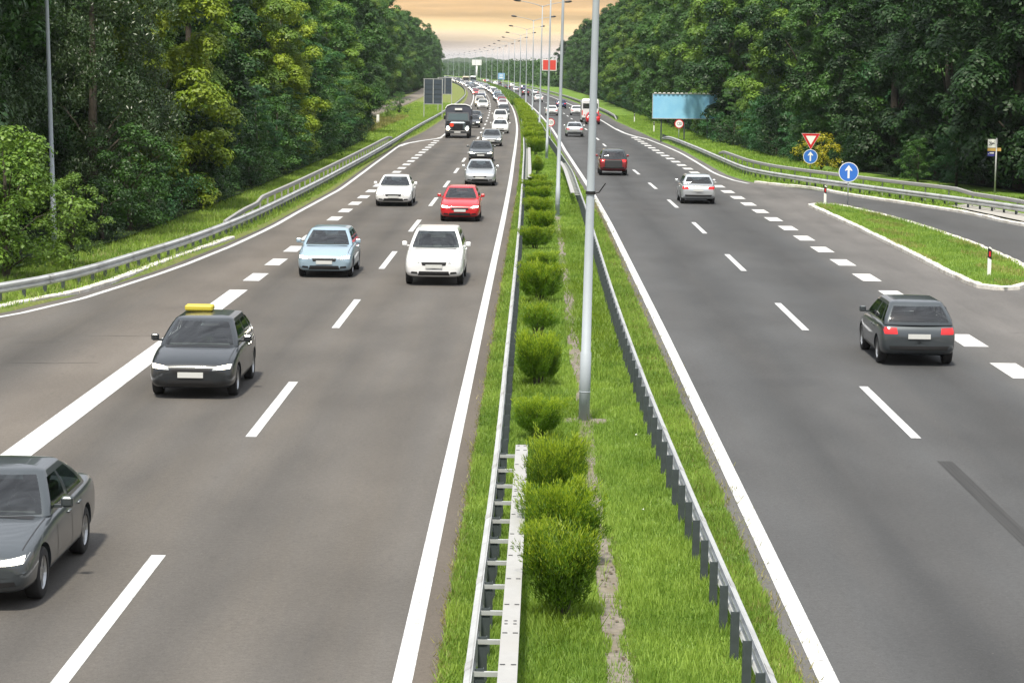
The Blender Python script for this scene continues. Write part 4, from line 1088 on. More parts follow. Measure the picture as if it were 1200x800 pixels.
van_o = van(RX(9.0, 300), 291, True, 'tall white van with rounded roof driving away on the right'); van_o.scale = (1.12, 1.05, 1.18)

# dark bonneted truck in the left shoulder
def truck(x, y):
    L = 8.0; r = tag(empty('truck', (x, y + L / 2, .004), .008), 'dark bonneted truck with covered bed and a red disc on its nose', 'truck')
    y0 = -L / 2
    b = MB(); b.bbox(-.78, .78, y0 + .12, y0 + 1.7, .75, 1.55, .10); b.bbox(-1.15, -.72, y0 + .25, y0 + 1.5, .70, 1.18, .08); b.bbox(.72, 1.15, y0 + .25, y0 + 1.5, .70, 1.18, .08); b.build('bonnet', PAINT['slate'], r)
    b = MB(); b.add([(-1.12, y0 + 1.6, .75), (1.12, y0 + 1.6, .75), (1.12, y0 + 3.2, .75), (-1.12, y0 + 3.2, .75), (-1.12, y0 + 1.6, 1.6), (1.12, y0 + 1.6, 1.6), (1.12, y0 + 3.2, 1.6), (-1.12, y0 + 3.2, 1.6), (-1.02, y0 + 1.95, 2.45), (1.02, y0 + 1.95, 2.45), (1.02, y0 + 3.15, 2.45), (-1.02, y0 + 3.15, 2.45)],
        [(0, 1, 5, 4), (1, 2, 6, 5), (2, 3, 7, 6), (3, 0, 4, 7), (4, 5, 9, 8), (5, 6, 10, 9), (6, 7, 11, 10), (7, 4, 8, 11), (8, 9, 10, 11)]); b.build('cab', PAINT['black'], r)
    M['truck_glass'] = mat('truck_glass', (.05, .075, .08), .08, coat=.4)
    b = MB(); b.add([(-.98, y0 + 1.615, 1.70), (.98, y0 + 1.615, 1.70), (.90, y0 + 1.87, 2.32), (-.90, y0 + 1.87, 2.32)], [(0, 1, 2, 3)]); b.build('windscreen', M['truck_glass'], r)
    b = MB(); b.box(-1.28, 1.28, y0 + 3.35, L / 2, .95, 1.25); b.build('bed', M['dark'], r)
    b = MB(); pr = [(-1.27, 1.26), (1.27, 1.26), (1.27, 2.75), (1.12, 3.02), (.7, 3.16), (-.7, 3.16), (-1.12, 3.02), (-1.27, 2.75)]; b.prism(pr, y0 + 3.4, L / 2 - .05); b.build('canvas_cover', M['cloth'], r)
    b = MB(); b.tube([(-1.27, y0 + 3.38, 2.76), (-1.12, y0 + 3.38, 3.03), (-.7, y0 + 3.38, 3.18), (.7, y0 + 3.38, 3.18), (1.12, y0 + 3.38, 3.03), (1.27, y0 + 3.38, 2.76)], .05, 6); b.build('cover_hoop', M['white'], r)
    b = MB(); b.box(-.52, .52, y0 + .09, y0 + .117, .82, 1.38); b.build('grille', M['black'], r)
    b = MB(); b.bbox(-1.18, 1.18, y0 - .10, y0 + .10, .48, .72, .03); b.build('bumper', M['dark'], r)
    b = MB(); b.box(-.3, .3, y0 - .125, y0 - .103, .52, .66); b.build('number_plate', M['plate'], r)
    for s in (-1, 1):
        b = MB(); b.lathe([(0, .001), (-.04, .10), (.0, .15), (.1, .12)], 'y', 16, (s * .92, y0 + .22, .92)); b.build('headlight', M['lamp_on'], r, True)
        b = MB(); b.bbox(min(s * 1.2, s * 1.38), max(s * 1.2, s * 1.38), y0 + 1.7, y0 + 1.78, 1.75, 2.15, .03); b.tube([(s * 1.1, y0 + 1.75, 1.7), (s * 1.25, y0 + 1.74, 1.8)], .02, 6); b.build('mirror', M['black'], r)
        for wy in (.85, 5.6, 6.7):
            b = MB(); b.lathe([(-.15, .25), (-.15, .44), (-.11, .48), (.11, .48), (.15, .44), (.15, .25), (.06, .22), (.06, .001)], 'x', 24); o = b.build('wheel', M['tyre'], r); o.location = (s * 1.03, y0 + wy, .48); o.rotation_euler = (0, 0, 0 if s > 0 else PI)
    b = MB(); disc(b, -.55, 1.28, .20, y0 + .08, 24, y0 + .05); M['orange'] = mat('orange_red', (.75, .05, .015), .5); b.build('red_disc', M['orange'], r)
    b = MB(); b.box(-.35, .35, y0 + 3.30, y0 + 3.33, 2.62, 2.82); b.build('roof_plate', M['white'], r)
    return r
truck(WX(-7.15, 222), 219.5)

# far traffic: simple one-mesh cars, each its own object
def far_mesh(kind):
    R = vehicle_meshes(kind); b = MB(); b.cur = 0
    for key in ('body', 'cabin'):
        for nm, me, mk in R[key]: b.add([v_.co[:] for v_ in me.vertices], [tuple(p.vertices) for p in me.polygons])
    b.cur = 1
    for nm, me, mk in R['glass']: b.add([v_.co[:] for v_ in me.vertices], [tuple(p.vertices) for p in me.polygons])
    for nm, me, mk in R['det']:
        b.cur = {'HEAD': 2, 'tail': 3, 'plate': 4}.get(mk, 1)
        if nm in ('headlight', 'tail_light', 'grille', 'number_plate', 'air_intake'): b.add([v_.co[:] for v_ in me.vertices], [tuple(p.vertices) for p in me.polygons])
    b.cur = 1; K = KIND[kind]
    for wy in K['wb']:
        for s in (-1, 1): b.lathe([(-.1, .001), (-.1, K['wr']), (.1, K['wr']), (.1, .001)], 'x', 12, (s * (K['st'][5][1] - .12), wy - K['L'] / 2, K['wr']))
    me = pyd('car', b.v, b.f); me.polygons.foreach_set('material_index', b.m)
    for x in (PAINT['white'], M['glass'], M['lamp_on'], M['tail'], M['plate']): me.materials.append(x)
    me.polygons.foreach_set('use_smooth', [True] * len(me.polygons)); me.set_sharp_from_angle(angle=.7)
    return me
FM = {k: far_mesh(k) for k in KIND}
KN = {'sedan': 'sedan', 'hatch': 'hatchback', 'suv': 'suv'}
used_labels = {}
def far_car(kind, col, x, y, away, label, group):
    o = link(KN[kind], FM[kind], None, None); L = KIND[kind]['L']
    o.location = (x, y + L / 2, .004); o.rotation_euler = (0, 0, (PI if away else 0) + math.atan((y - 100) / 15000))
    o.material_slots[0].link = 'OBJECT'; o.material_slots[0].material = PAINT[col]
    tag(o, label, 'car', group); return o
rc = random.Random(11)
cols = ['white'] * 6 + ['silver'] * 4 + ['black'] * 3 + ['dark grey', 'dark grey', 'grey', 'grey', 'red', 'dark blue', 'brown', 'light blue', 'beige']
for lane, lat, y0 in (('inner', -3.3, 414), ('outer', -6.9, 396), ('shoulder', -8.2, 560)):
    y = y0; prev = {'inner': ('hatch', 'white'), 'outer': ('suv', 'white'), 'shoulder': ('van', 'plain')}[lane]; n_ = 0
    while y < 1500:
        k = rc.choice(['sedan', 'hatch', 'suv']); c = rc.choice(cols)
        lb0 = f'distant {c} {KN[k]} in the {lane} queue lane behind a {prev[1]} {KN.get(prev[0], prev[0])}'
        q = used_labels.get(lb0, 0); used_labels[lb0] = q + 1
        if y < 900: lb = lb0 + ('' if q == 0 else f', the {"next" if q == 1 else "farthest"} such')
        else: lb = 'speck-sized car lost in the far end of the oncoming queue'
        far_car(k, c, WX(lat + rc.uniform(-.3, .3), y), y, False, lb, 'cars queueing far away in the oncoming lanes'); prev = (k, c)
        y += (rc.uniform(10, 24) if lane != 'shoulder' else rc.uniform(22, 60)) * (1 if y < 800 else 1.5)
y = 640; n_ = 0
for l, Y, k, c in [(5.3, 650, 'hatch', 'silver'), (8.8, 690, 'suv', 'dark blue'), (5.2, 735, 'sedan', 'black'), (8.9, 800, 'hatch', 'white'), (5.3, 870, 'suv', 'white'), (8.8, 930, 'sedan', 'dark grey'), (5.2, 1000, 'hatch', 'red'), (8.9, 1060, 'sedan', 'silver'), (5.3, 1150, 'suv', 'black')]:
    far_car(k, c, RX(l, Y), Y, True, f'tiny {c} {KN[k]} far along the right carriageway {"close to the median" if l < 6 else "in its outer lane"}', 'cars far along the right carriageway')
# two buses in the far queue
def bus(x, y, label, mt):
    L = 11.; r = tag(empty('bus', (x, y + L / 2, .004), math.atan((y - 100) / 15000)), label, 'bus')
    b = MB(); b.bbox(-1.25, 1.25, -L / 2, L / 2, .35, 3.2, .14); b.build('body', mt, r)
    b = MB(); b.box(-1.1, 1.1, -L / 2 - .015, -L / 2 - .003, 1.3, 2.7); b.build('windscreen', M['glass'], r)
    for s in (-1, 1):
        b = MB(); b.box(min(s * 1.253, s * 1.265), max(s * 1.253, s * 1.265), -L / 2 + .5, L / 2 - .5, 1.6, 2.6); b.build('side_window', M['glass'], r)
        b = MB(); b.box(min(s * .75, s * 1.1), max(s * .75, s * 1.1), -L / 2 - .02, -L / 2 - .003, .7, .95); b.build('headlight', M['lamp_on'], r)
        for wy in (-3.2, 3.0): b = MB(); b.lathe([(-.15, .001), (-.15, .5), (.15, .5), (.15, .001)], 'x', 18); o = b.build('wheel', M['tyre'], r); o.location = (s * 1.12, wy, .5)
bus(WX(-6.9, 905), 905, 'pale grey bus in the far oncoming queue, left one of the pair', PAINT['beige'])
bus(WX(-3.4, 930), 930, 'greyish white bus in the far oncoming queue, right one of the pair', PAINT['silver'])

# ------------------------------------------------------------------ vegetation
def unit(n, r):
    a = r.normal(size=(n, 3)); return a / np.linalg.norm(a, axis=1, keepdims=True)
def leaf_quads(P, N, size, r, aspect=.55, droop=0.):
    """diamond leaves at P (n,3) with normals about N"""
    n = len(P); N = N / np.linalg.norm(N, axis=1, keepdims=True)
    t_ = np.cross(N, unit(n, r)); t_ /= np.linalg.norm(t_, axis=1, keepdims=True) + 1e-9
    if droop: t_[:, 2] -= droop; t_ /= np.linalg.norm(t_, axis=1, keepdims=True)
    b = np.cross(N, t_); b /= np.linalg.norm(b, axis=1, keepdims=True) + 1e-9
    s = (size * r.uniform(.6, 1.3, n))[:, None]
    V = np.stack([P - t_ * s * .5, P + b * s * .5 * aspect + N * s * .06, P + t_ * s * .5, P - b * s * .5 * aspect + N * s * .06], axis=1)
    return V
def tree_meshes(seed, H, R, z0, nc, nl, leaf, flat=.85, droop=0., rc=(1.0, 1.9), asp=.6, lean=0.):
    """trunk with limbs and a crown of leaf bunches spread over an uneven envelope that reaches low"""
    r = np.random.default_rng(seed); Vs = []; vr_ = []; cents = []
    ph = r.uniform(0, 2 * PI, 4)
    for k in range(nc):
        h = (k + r.uniform(0, 1)) / nc; z = z0 + (H - z0) * h
        prof = (.72 + .28 * min(1, h / .3)) if h < .5 else math.sqrt(max(.02, 1 - ((h - .5) / .53) ** 2)); a = k * 2.39996 + r.uniform(-.5, .5)
        wob = 1 + .16 * math.sin(2 * a + ph[0] + h * 5) + .12 * math.sin(3 * a + ph[1] - h * 7)
        rad = R * prof * wob * (r.uniform(.72, 1.0) if r.uniform() > .22 else r.uniform(.15, .55)) - .4
        c = np.array([rad * math.cos(a), rad * math.sin(a), z]); cr_ = r.uniform(*rc) * (1 - .3 * h); cents.append((c, cr_))
        n = int(nl * (cr_ / 1.3) ** 1.7); d = unit(n, r); d[:, 2] = np.abs(d[:, 2]) * np.where(r.uniform(size=n) < .84, 1, -1)
        nb = 11; bd = unit(nb, r); bd[:, 2] = np.abs(bd[:, 2]) * 1.0 - .35; which = r.integers(0, nb, n); br = r.uniform(.28, .52, nb)
        p = c + (bd[which] * cr_ * .62 + d * (cr_ * br[which] * (r.uniform(.45, 1.0, n) ** .5))[:, None]) * np.array([1, 1, flat])
        if droop: p[:, 2] -= droop * r.uniform(0, 1, n) ** 2 * cr_ * .8
        N = d * 1.0 + bd[which] * .4 + np.array([0, 0, .5]) + unit(n, r) * .38
        tint = r.normal(0, .12, nb)[which] + r.normal(0, .08)
        Vs.append(leaf_quads(p, N, leaf, r, asp if not droop else .3, droop)); vr_.append(np.clip(r.normal(.42, .20, n) + tint, 0, 1))
    crown = quads_mesh('crown', np.concatenate(Vs), np.concatenate(vr_))
    b = MB(); tr = .012 * H + .05
    pts = [Vector((0, 0, -.4)), Vector((.05, 0, H * .2)), Vector((.12 + lean, .1, H * .45)), Vector((lean, 0, H * .7)), Vector((lean, .1, H * .88))]
    b.tube(pts, [tr * 1.35, tr, tr * .75, tr * .45, tr * .12], 9)
    cents.sort(key=lambda q: -q[1])
    for c, cr_ in cents[:10]:
        zz_ = max(z0 * .6, c[2] * .62 - .3); st_ = Vector((.08, 0, zz_)); e = Vector(c * np.array([.8, .8, 1])); mid = st_.lerp(e, .55) + Vector((0, 0, .25))
        b.tube([st_, mid, e], [tr * .35, tr * .2, tr * .05], 6)
    return crown, b.mesh('trunk')
for_trees = {
 'oak': tree_meshes(1, 17, 4.4, .9, 74, 880, .20, flat=.95, rc=(1.0, 1.75)),
 'tall': tree_meshes(2, 20, 4.2, 1.4, 84, 620, .26, flat=1.0, rc=(1.1, 2.0)),
 'maple': tree_meshes(3, 12.5, 3.7, .5, 66, 1100, .17, flat=.85, rc=(.95, 1.7)),
 'droopy': tree_meshes(4, 15, 4.2, .3, 92, 950, .19, flat=1., droop=.8, rc=(.8, 1.6)),
 'acacia': tree_meshes(5, 11.5, 3.6, .3, 72, 700, .16, flat=.6, asp=.45, rc=(.8, 1.5)),
 'broad': tree_meshes(6, 18.5, 5.0, 1.0, 84, 650, .26, flat=.95, rc=(1.15, 2.2)),
}
bush_meshes = {'bush': tree_meshes(8, 4.4, 2.2, .2, 44, 620, .13, rc=(.55, 1.0)), 'low': tree_meshes(9, 2.2, 1.6, .1, 26, 480, .11, rc=(.4, .8))}
ALLT = {**for_trees, **bush_meshes}
for c_, t_ in ALLT.values():
    c_.materials.append(LEAF['dark']); t_.materials.append(M['bark']); t_.polygons.foreach_set('use_smooth', [True] * len(t_.polygons))
def tree(kind, leaf, x, y, label, s=1., group=None, name='tree', sz=None, z=.3, cat='tree'):
    r = tag(empty(name, (x, y, z), rt.uniform(0, 2 * PI)), label, cat, group)
    r.scale = (s, s, s * (sz or 1))
    c_, t_ = ALLT[kind]
    o = link('crown', c_, None, r); o.material_slots[0].link = 'OBJECT'; o.material_slots[0].material = LEAF[leaf]
    link('trunk', t_, None, r); return r
rt = random.Random(5)
# --- left edge of the wood, tree by tree
T = [ # kind, leaf, lat, Y, scale, label
 ('droopy', 'silver', -22.3, 84, 1.0, 'dark tree with pale drooping leaves behind the left lamp post'),
 ('droopy', 'silver', -18.2, 93.5, .88, 'big dark tree with glinting drooping leaves right of the left lamp post'),
 ('oak', 'dark', -24.0, 77, 1.0, 'dark broad tree at the extreme left edge of the picture'),
 ('maple', 'yellow', -17.7, 104.5, 1.08, 'yellow-green maple standing out from the dark wood at upper left'),
 ('maple', 'fresh', -19.4, 116, 1.05, 'fresh green tree just right of the yellow maple, high in the wood'),
 ('acacia', 'dark', -16.6, 107, .50, 'low dark leafy tree below the yellow maple'),
 ('oak', 'dark', -18.8, 123, .95, 'dark tree filling the gap between the yellow maple and the lime-green tree'),
 ('maple', 'yellow', -16.7, 150, .86, 'lime-green tree with yellow tips in the middle of the left wood'),
 ('acacia', 'teal', -16.1, 131, .46, 'low blue-green tree overhanging the left raised rail'),
 ('maple', 'fresh', -18.9, 142, 1.05, 'tall light green tree behind the lime-green one'),
 ('acacia', 'teal', -15.6, 143, .44, 'blue-green feathery tree close to the left guardrail'),
 ('oak', 'mid', -19.4, 160, 1.0, 'mid green tree right behind the blue-green feathery trees'),
 ('acacia', 'teal', -16.0, 167, .70, 'blue-green tree at the end of the left raised rail'),
 ('maple', 'mid', -17.6, 177, 1.0, 'round mid green tree near the end of the close left wood'),
 ('acacia', 'mid', -16.6, 188, .62, 'small green tree leaning out over the verge before the grass opens'),
 ('maple', 'fresh', -18.0, 199, .95, 'bright green tree last in the close left wood'),
 ('broad', 'mid', -19.2, 226, .9, 'big mid green tree left of the white marker post'),
 ('oak', 'dark', -20.6, 243, .95, 'dark tree just behind the white marker post'),
 ('broad', 'mid', -21.8, 262, .95, 'tree standing where the side road comes out of the wood'),
 ('maple', 'dark', -22.6, 282, 1.1, 'dark tree nearest the side road'),
 ('acacia', 'fresh', -18.6, 214, .62, 'small bright tree at the corner where the left verge widens'),
]
for k, lf, lat, Y, s, lb in T: tree(k, lf, WX(lat, Y), Y, lb, s, 'trees at the near edge of the left wood')
tree('bush', 'sunny', -16.25, 69.6, 'large bright bush overhanging the left guardrail at the picture edge', 1.0, name='bush', cat='bush')
tree('bush', 'sunny', -15.15, 74.2, 'green bush with yellow tips at the foot of the left lamp post', .62, name='bush', cat='bush')
tree('bush', 'fresh', -18.7, 73.6, 'tall bright bush behind the picture-edge bush', 1.08, name='bush', cat='bush')
tree('low', 'dark', -16.0, 84, 'low dark bush on the verge below the drooping tree', 1.0, name='bush', cat='bush')
tree('low', 'teal', -15.9, 95, 'low blue-green bush where the verge meets the left wood', 1.1, name='bush', cat='bush')
tree('low', 'fresh', WX(-17.5, 283), 283, 'small round yellow-green bush on the open left verge', 1.0, name='bush', cat='bush')
tree('low', 'mid', WX(-17.6, 318), 318, 'green bush between the side road and the dark sign', 1.3, name='bush', cat='bush')
# --- deeper rows
KK = ['oak', 'tall', 'broad', 'maple', 'droopy', 'broad', 'tall']
def rows(spec, ft, sgn, grp, lbl):
    for off, y0, y1, step, ks, lfs, sc in spec:
        Y = y0
        while Y < y1:
            k = rt.choice(ks); lf = rt.choice(lfs)
            lat = ft(Y) + sgn * (off + rt.uniform(-.8, .8)); s = sc * rt.uniform(.86, 1.08)
            tree(k, lf, WX(lat, Y), Y + rt.uniform(-1, 1), lbl, s, grp)
            Y += step * rt.uniform(.85, 1.15) * (1 + max(0, Y - 250) / 700)
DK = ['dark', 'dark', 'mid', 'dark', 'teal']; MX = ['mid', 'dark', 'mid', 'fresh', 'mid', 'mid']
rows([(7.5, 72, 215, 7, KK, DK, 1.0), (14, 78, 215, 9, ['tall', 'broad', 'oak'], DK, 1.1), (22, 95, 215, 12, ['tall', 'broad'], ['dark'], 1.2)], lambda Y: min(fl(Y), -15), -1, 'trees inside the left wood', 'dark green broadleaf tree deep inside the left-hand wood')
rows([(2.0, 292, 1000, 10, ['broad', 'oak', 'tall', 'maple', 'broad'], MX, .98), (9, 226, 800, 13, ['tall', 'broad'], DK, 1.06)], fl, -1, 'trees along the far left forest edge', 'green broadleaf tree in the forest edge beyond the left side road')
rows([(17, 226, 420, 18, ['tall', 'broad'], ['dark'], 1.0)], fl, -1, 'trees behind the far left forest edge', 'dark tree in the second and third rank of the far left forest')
# --- right wood
T = [('oak', 'dark', 28.5, 117, 1.0, 'very dark tree behind the bus stop sign at the right edge'),
 ('broad', 'dark', 27.0, 128, 1.0, 'large dark tree just left of the bus stop sign'),
 ('bush', 'teal', 24.2, 131.5, .70, 'leafy blue-green bush behind the slip road guardrail'),
 ('bush', 'mid', 22.7, 136, .55, 'small mid green bush behind the guardrail right of the arrow sign'),
 ('low', 'bloom', 18.8, 151, 1.05, 'bush with yellow blossom behind the give way sign'),
 ('tall', 'dark', 25.0, 139, .98, 'tall dark tree above the blue arrow disc on the island'),
 ('oak', 'dark', 23.4, 150, 1.0, 'dark tree directly above the give way sign'),
 ('maple', 'mid', 21.4, 163, 1.1, 'mid green tree left of the give way sign'),
 ('oak', 'dark', 20.6, 176, 1.0, 'dark dense tree midway between give way sign and blue billboard'),
 ('maple', 'fresh', 20.2, 192, 1.15, 'lighter green tree whose branches reach the right end of the blue billboard'),
 ('acacia', 'mid', 18.5, 203, .55, 'low green tree hiding the right corner of the blue billboard')]
for k, lf, x, Y, s, lb in T:
    bsh = k in ('bush', 'low'); tree(k, lf, x, Y, lb, s, None if bsh else 'trees at the near edge of the right wood', name='bush' if bsh else 'tree', z=.4, cat='bush' if bsh else 'tree')
rows([(2.8, 214, 800, 9.5, ['broad', 'oak', 'tall', 'maple', 'broad'], MX, .98), (9, 130, 700, 11.5, KK, DK, 1.06)], fr, 1, 'trees along the right forest edge', 'green broadleaf tree in the long right-hand forest edge')
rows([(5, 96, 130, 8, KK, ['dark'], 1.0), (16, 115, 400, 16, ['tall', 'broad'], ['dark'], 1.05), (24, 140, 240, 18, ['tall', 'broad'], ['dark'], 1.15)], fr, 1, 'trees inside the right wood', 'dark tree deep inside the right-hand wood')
# --- scrub under the forest edges
for o in []: pass
rows([(1.0, 98, 200, 3.6, ['low', 'bush', 'low'], ['dark', 'dark', 'teal'], .95), (.6, 200, 460, 6.5, ['low', 'low', 'bush'], ['dark', 'mid', 'teal'], 1.2)], fr, 1, 'scrub bushes along the right forest foot', 'low dark scrub bush at the foot of the right forest')
rows([(1.0, 88, 215, 3.4, ['low', 'bush', 'low'], ['dark', 'mid', 'dark'], .95), (1.0, 215, 420, 7, ['low', 'bush'], ['dark', 'mid', 'teal'], 1.1)], fl, -1, 'scrub bushes along the left forest foot', 'low dark scrub bush at the foot of the left wood')
for o in COL.objects:
    if o.get('group', '').startswith('scrub bushes') or o.get('group') == 'scrub bushes along the right forest foot': o.name = 'bush'; o['category'] = 'bush'

# --- far woods: continuous masses of foliage
def wood_mass(name, pts, h, leafm, n_per, size, label, seed):
    r = np.random.default_rng(seed); Vs = []; va = []
    for (x, y, rad, hh) in pts:
        n = n_per; d = unit(n, r)
        nb = 18; bd = unit(nb, r); bd[:, 2] = np.abs(bd[:, 2]); bd[:, 2] = r.uniform(-1, 1, nb); wch = r.integers(0, nb, n)
        p = np.array([x, y, hh * .42]) + bd[wch] * np.array([rad, rad, hh * .52]) * .8 + d * np.array([rad * .4, rad * .4, hh * .18])
        p[:, 2] = np.maximum(p[:, 2], .3) * r.uniform(.85, 1.0, n); 
        N = d + np.array([0, 0, .4]) + unit(n, r) * .4
        Vs.append(leaf_quads(p, N, size, r, .8)); va.append(np.clip(r.normal(.45, .2, n) + r.normal(0, .15), 0, 1))
    me = quads_mesh(name, np.concatenate(Vs), np.concatenate(va)); return tag(link(name, me, leafm), label, kind='stuff')
rw = random.Random(3)
pts = [(WX(21 + rw.uniform(0, 34), Y), Y, rw.uniform(5, 8), rw.uniform(8.5, 12.5)) for Y in np.arange(800, 2400, 5)] + [(WX(25, Y), Y, 4, rw.uniform(5, 8)) for Y in np.arange(790, 2400, 7)]
wood_mass('far_wood', pts, 11, LEAF['mid'], 420, .95, 'low far-off wood right of the distant carriageway', 21)
pts = [(WX(-18 - rw.uniform(0, 40), Y), Y, rw.uniform(5, 8), rw.uniform(9, 13)) for Y in np.arange(1000, 2500, 8)] + [(WX(-18.5, Y), Y, 4, rw.uniform(5, 8)) for Y in np.arange(960, 2400, 8)]
wood_mass('far_wood', pts, 12, LEAF['mid'], 380, 1.0, 'far-off wood left of the distant queue', 22)
pts = []
for k in range(330):
    x = -560 + rw.uniform(0, 760); pts.append((x, 2620 + rw.uniform(0, 260), rw.uniform(9, 15), rw.uniform(11, 16)))
wood_mass('far_wood', pts, 14, LEAF['dark'], 330, 2.0, 'hazy belt of trees closing the end of the road', 23)
# hills behind
v = []; f = []; HX = np.linspace(-2200, 2200, 120); HYs = [3000, 3150, 3300, 3500, 3900]
def hz(x):
    return 15 + 7.5 * math.exp(-((x + 75) / 65) ** 2) + 3.5 * math.exp(-((x + 190) / 40) ** 2) - 7 * math.exp(-((x - 25) / 42) ** 2) + 1.2 * math.sin(x / 23) + .7 * math.sin(x / 7.3) + 1.5 * math.sin(x / 61)
hn = np.random.default_rng(9)
HX = np.concatenate([np.linspace(-2200, -420, 30), np.arange(-415, 210, 4), np.linspace(215, 2200, 30)])
for j, Y in enumerate(HYs):
    for x in HX: v.append((x, Y + 30 * math.sin(x / 90), (0, .62, .9, 1.0, .8)[j] * (hz(x) + (hn.normal(0, .5) if j in (2, 3) else 0)) - (1 if j == 0 else 0)))
w = len(HX); f = [(j * w + i, j * w + i + 1, (j + 1) * w + i + 1, (j + 1) * w + i) for j in range(4) for i in range(w - 1)]
M['hill'] = ground_mat('hill_wood', (.035, .06, .025), (.05, .075, .03), (.028, .05, .022), .02)
tag(link('hills', pyd('hills', v, f), M['hill'], smooth=True), kind='structure')

# ------------------------------------------------------------------ median shrubs
def shrub_mesh(seed, w, h, base, n, needle, sparse=False, round_=False):
    """clipped feathery shrub: fine sprays fan upwards from a narrow foot to a flat wide top"""
    r = np.random.default_rng(seed)
    ns = 260 if not sparse else 120; Vs = []; va = []; tips = []
    for k in range(ns):
        a = r.uniform(0, 2 * PI); q = r.uniform(0, 1) ** .5
        zt = h * r.uniform(.30 if not sparse else .5, 1.0) ** .75; prof = base + (w / 2 - base) * min(1, (zt / h) ** .6 * 1.02)
        if round_: prof = w / 2 * math.sin(min(PI * .93, (zt / h) * PI * .85 + .35))
        wv_ = 1 + .22 * math.sin(2 * a + seed) + .16 * math.sin(5 * a + seed * 2) ; zt *= 1 + .14 * math.sin(3 * a + seed * 3) * q + r.normal(0, .05)
        e = np.array([math.cos(a) * prof * q * wv_, math.sin(a) * prof * q * wv_, zt]); s0 = e * np.array([.55, .55, .62]); m_ = int(n / ns)
        u = r.uniform(0, 1, m_)[:, None]; p = s0 + (e - s0) * u
        p = p + unit(m_, r) * (.10 * h / 1.1) * (1 - .45 * u)
        d = (e - s0) / np.linalg.norm(e - s0) + unit(m_, r) * .75; d[:, 2] += .35; d /= np.linalg.norm(d, axis=1, keepdims=True)
        L_ = needle * r.uniform(.6, 1.5, m_)[:, None]; sd_ = np.cross(d, unit(m_, r)); sd_ /= np.linalg.norm(sd_, axis=1, keepdims=True) + 1e-9; sd_ *= needle * .11
        Vs.append(np.stack([p - sd_, p + sd_, p + d * L_ + sd_ * .3, p + d * L_ - sd_ * .3], axis=1)); hgt = (p[:, 2] / h); va.append(np.clip(r.normal(.35, .2, m_) + .0 * hgt, 0, 1)); tips.append(hgt)
    V = np.concatenate(Vs); va = np.concatenate(va); hg = np.concatenate(tips)
    new = r.uniform(size=len(hg)) < np.interp(hg, [.5, .85, 1], [.0, .5, .8]) * (.8 if seed == 31 else 1)
    old_me = quads_mesh('foliage', V[~new], va[~new]); new_me = quads_mesh('new_growth', V[new], va[new])
    b = MB()
    for k in range(7):
        a = k * .9; e = Vector((math.cos(a) * w * .27, math.sin(a) * w * .27, h * .72)); b.tube([(math.cos(a) * .03, math.sin(a) * .03, -.05), tuple(e * .5), tuple(e)], [.018, .012, .004], 5)
    st_ = b.mesh('stem')
    old_me.materials.append(M['needle']); new_me.materials.append(M['needle_tip']); st_.materials.append(M['bark']); return old_me, new_me, st_
SH = {'feather': shrub_mesh(31, 1.0, 1.3, .09, 21000, .065), 'wide': shrub_mesh(32, 1.15, .95, .30, 42000, .045), 'vase': shrub_mesh(33, .95, 1.0, .22, 34000, .042),
      'sparse': shrub_mesh(34, .85, 1.0, .12, 8000, .055, True), 'box': shrub_mesh(35, 1.15, 1.0, .46, 22000, .07), 'ball': shrub_mesh(36, .9, 1.15, .3, 20000, .06, round_=True)}
def shrub(kind, x, y, sx, sz, label, name='shrub'):
    r = tag(empty(name, (x, y, .04), rt.uniform(0, 6)), label, 'shrub', 'clipped shrubs in a row on the median'); r.scale = (sx, sx * rt.uniform(.85, 1.2), sz)
    for nm, me in zip(('foliage', 'new_growth', 'stem'), SH[kind]): link(nm, me, None, r)
S_ = [('feather', .40, 27.5, .95, .84, 'feathery shrub with visible stems, closest to the camera on the median'),
 ('wide', .42, 30.6, 1.02, 1.18, 'broad yellow-topped shrub directly behind the feathery one'), ('vase', .08, 29.9, .62, .75, 'narrow dark shrub squeezed against the flat steel beam'),
 ('wide', .38, 33.6, .95, 1.30, 'low bright shrub spreading beside the end of the flat steel beam'), ('vase', .06, 33.0, .45, .5, 'small dark clump tucked left of the low bright shrub'),
 ('vase', .10, 41.0, .93, .82, 'dark vase-shaped shrub just left of the nearest lamp post base'), ('wide', .10, 48, .92, 1.2, 'dense dark shrub above the vase-shaped one'),
 ('sparse', .10, 56.5, 1.25, .95, 'thin sparse shrub with bare twigs showing'), ('box', .15, 65.5, 1.05, 1.15, 'large dense square shrub above the sparse one'),
 ('vase', .25, 75.5, 1.1, .70, 'low v-shaped shrub above the large square one'), ('box', .0, 85, .90, .85, 'small dark square shrub, left of the drain slabs'), ('box', .20, 93, 1.3, .95, 'wide clipped shrub above the small dark square one'),
 ('box', .15, 103, 1.2, .85, 'clipped block shrub level with the second lamp post'), ('box', .05, 107.5, 1.05, .7, 'smaller clipped block just beyond the second lamp post'), ('box', .15, 115, 1.35, .8, 'first of the long flat hedge blocks'),
 ('box', .1, 123, 1.3, .75, 'flat hedge block beside the start of the pale right beam'), ('box', .1, 130, 1.2, .7, 'flat hedge block below the small round bush'), ('ball', .15, 146, .95, .95, 'small dark round bush standing alone in the median'),
 ('box', .15, 178, 1.2, 1.3, 'tall square hedge block beyond the small round bush'), ('box', .1, 190, 1.15, 1.1, 'square hedge block behind the tall one')]
for k, x, y, sx, sz, lb in S_: shrub(k, WX(x, y), y, sx, sz, lb)
Y = 205
while Y < 420:
    shrub('box', WX(.1 + rt.uniform(-.08, .08) - (Y - 200) * .0012, Y), Y, rt.uniform(1.25, 1.55), rt.uniform(.95, 1.25), 'clipped block in the long continuous part of the median hedge'); Y += rt.uniform(2.9, 3.8)
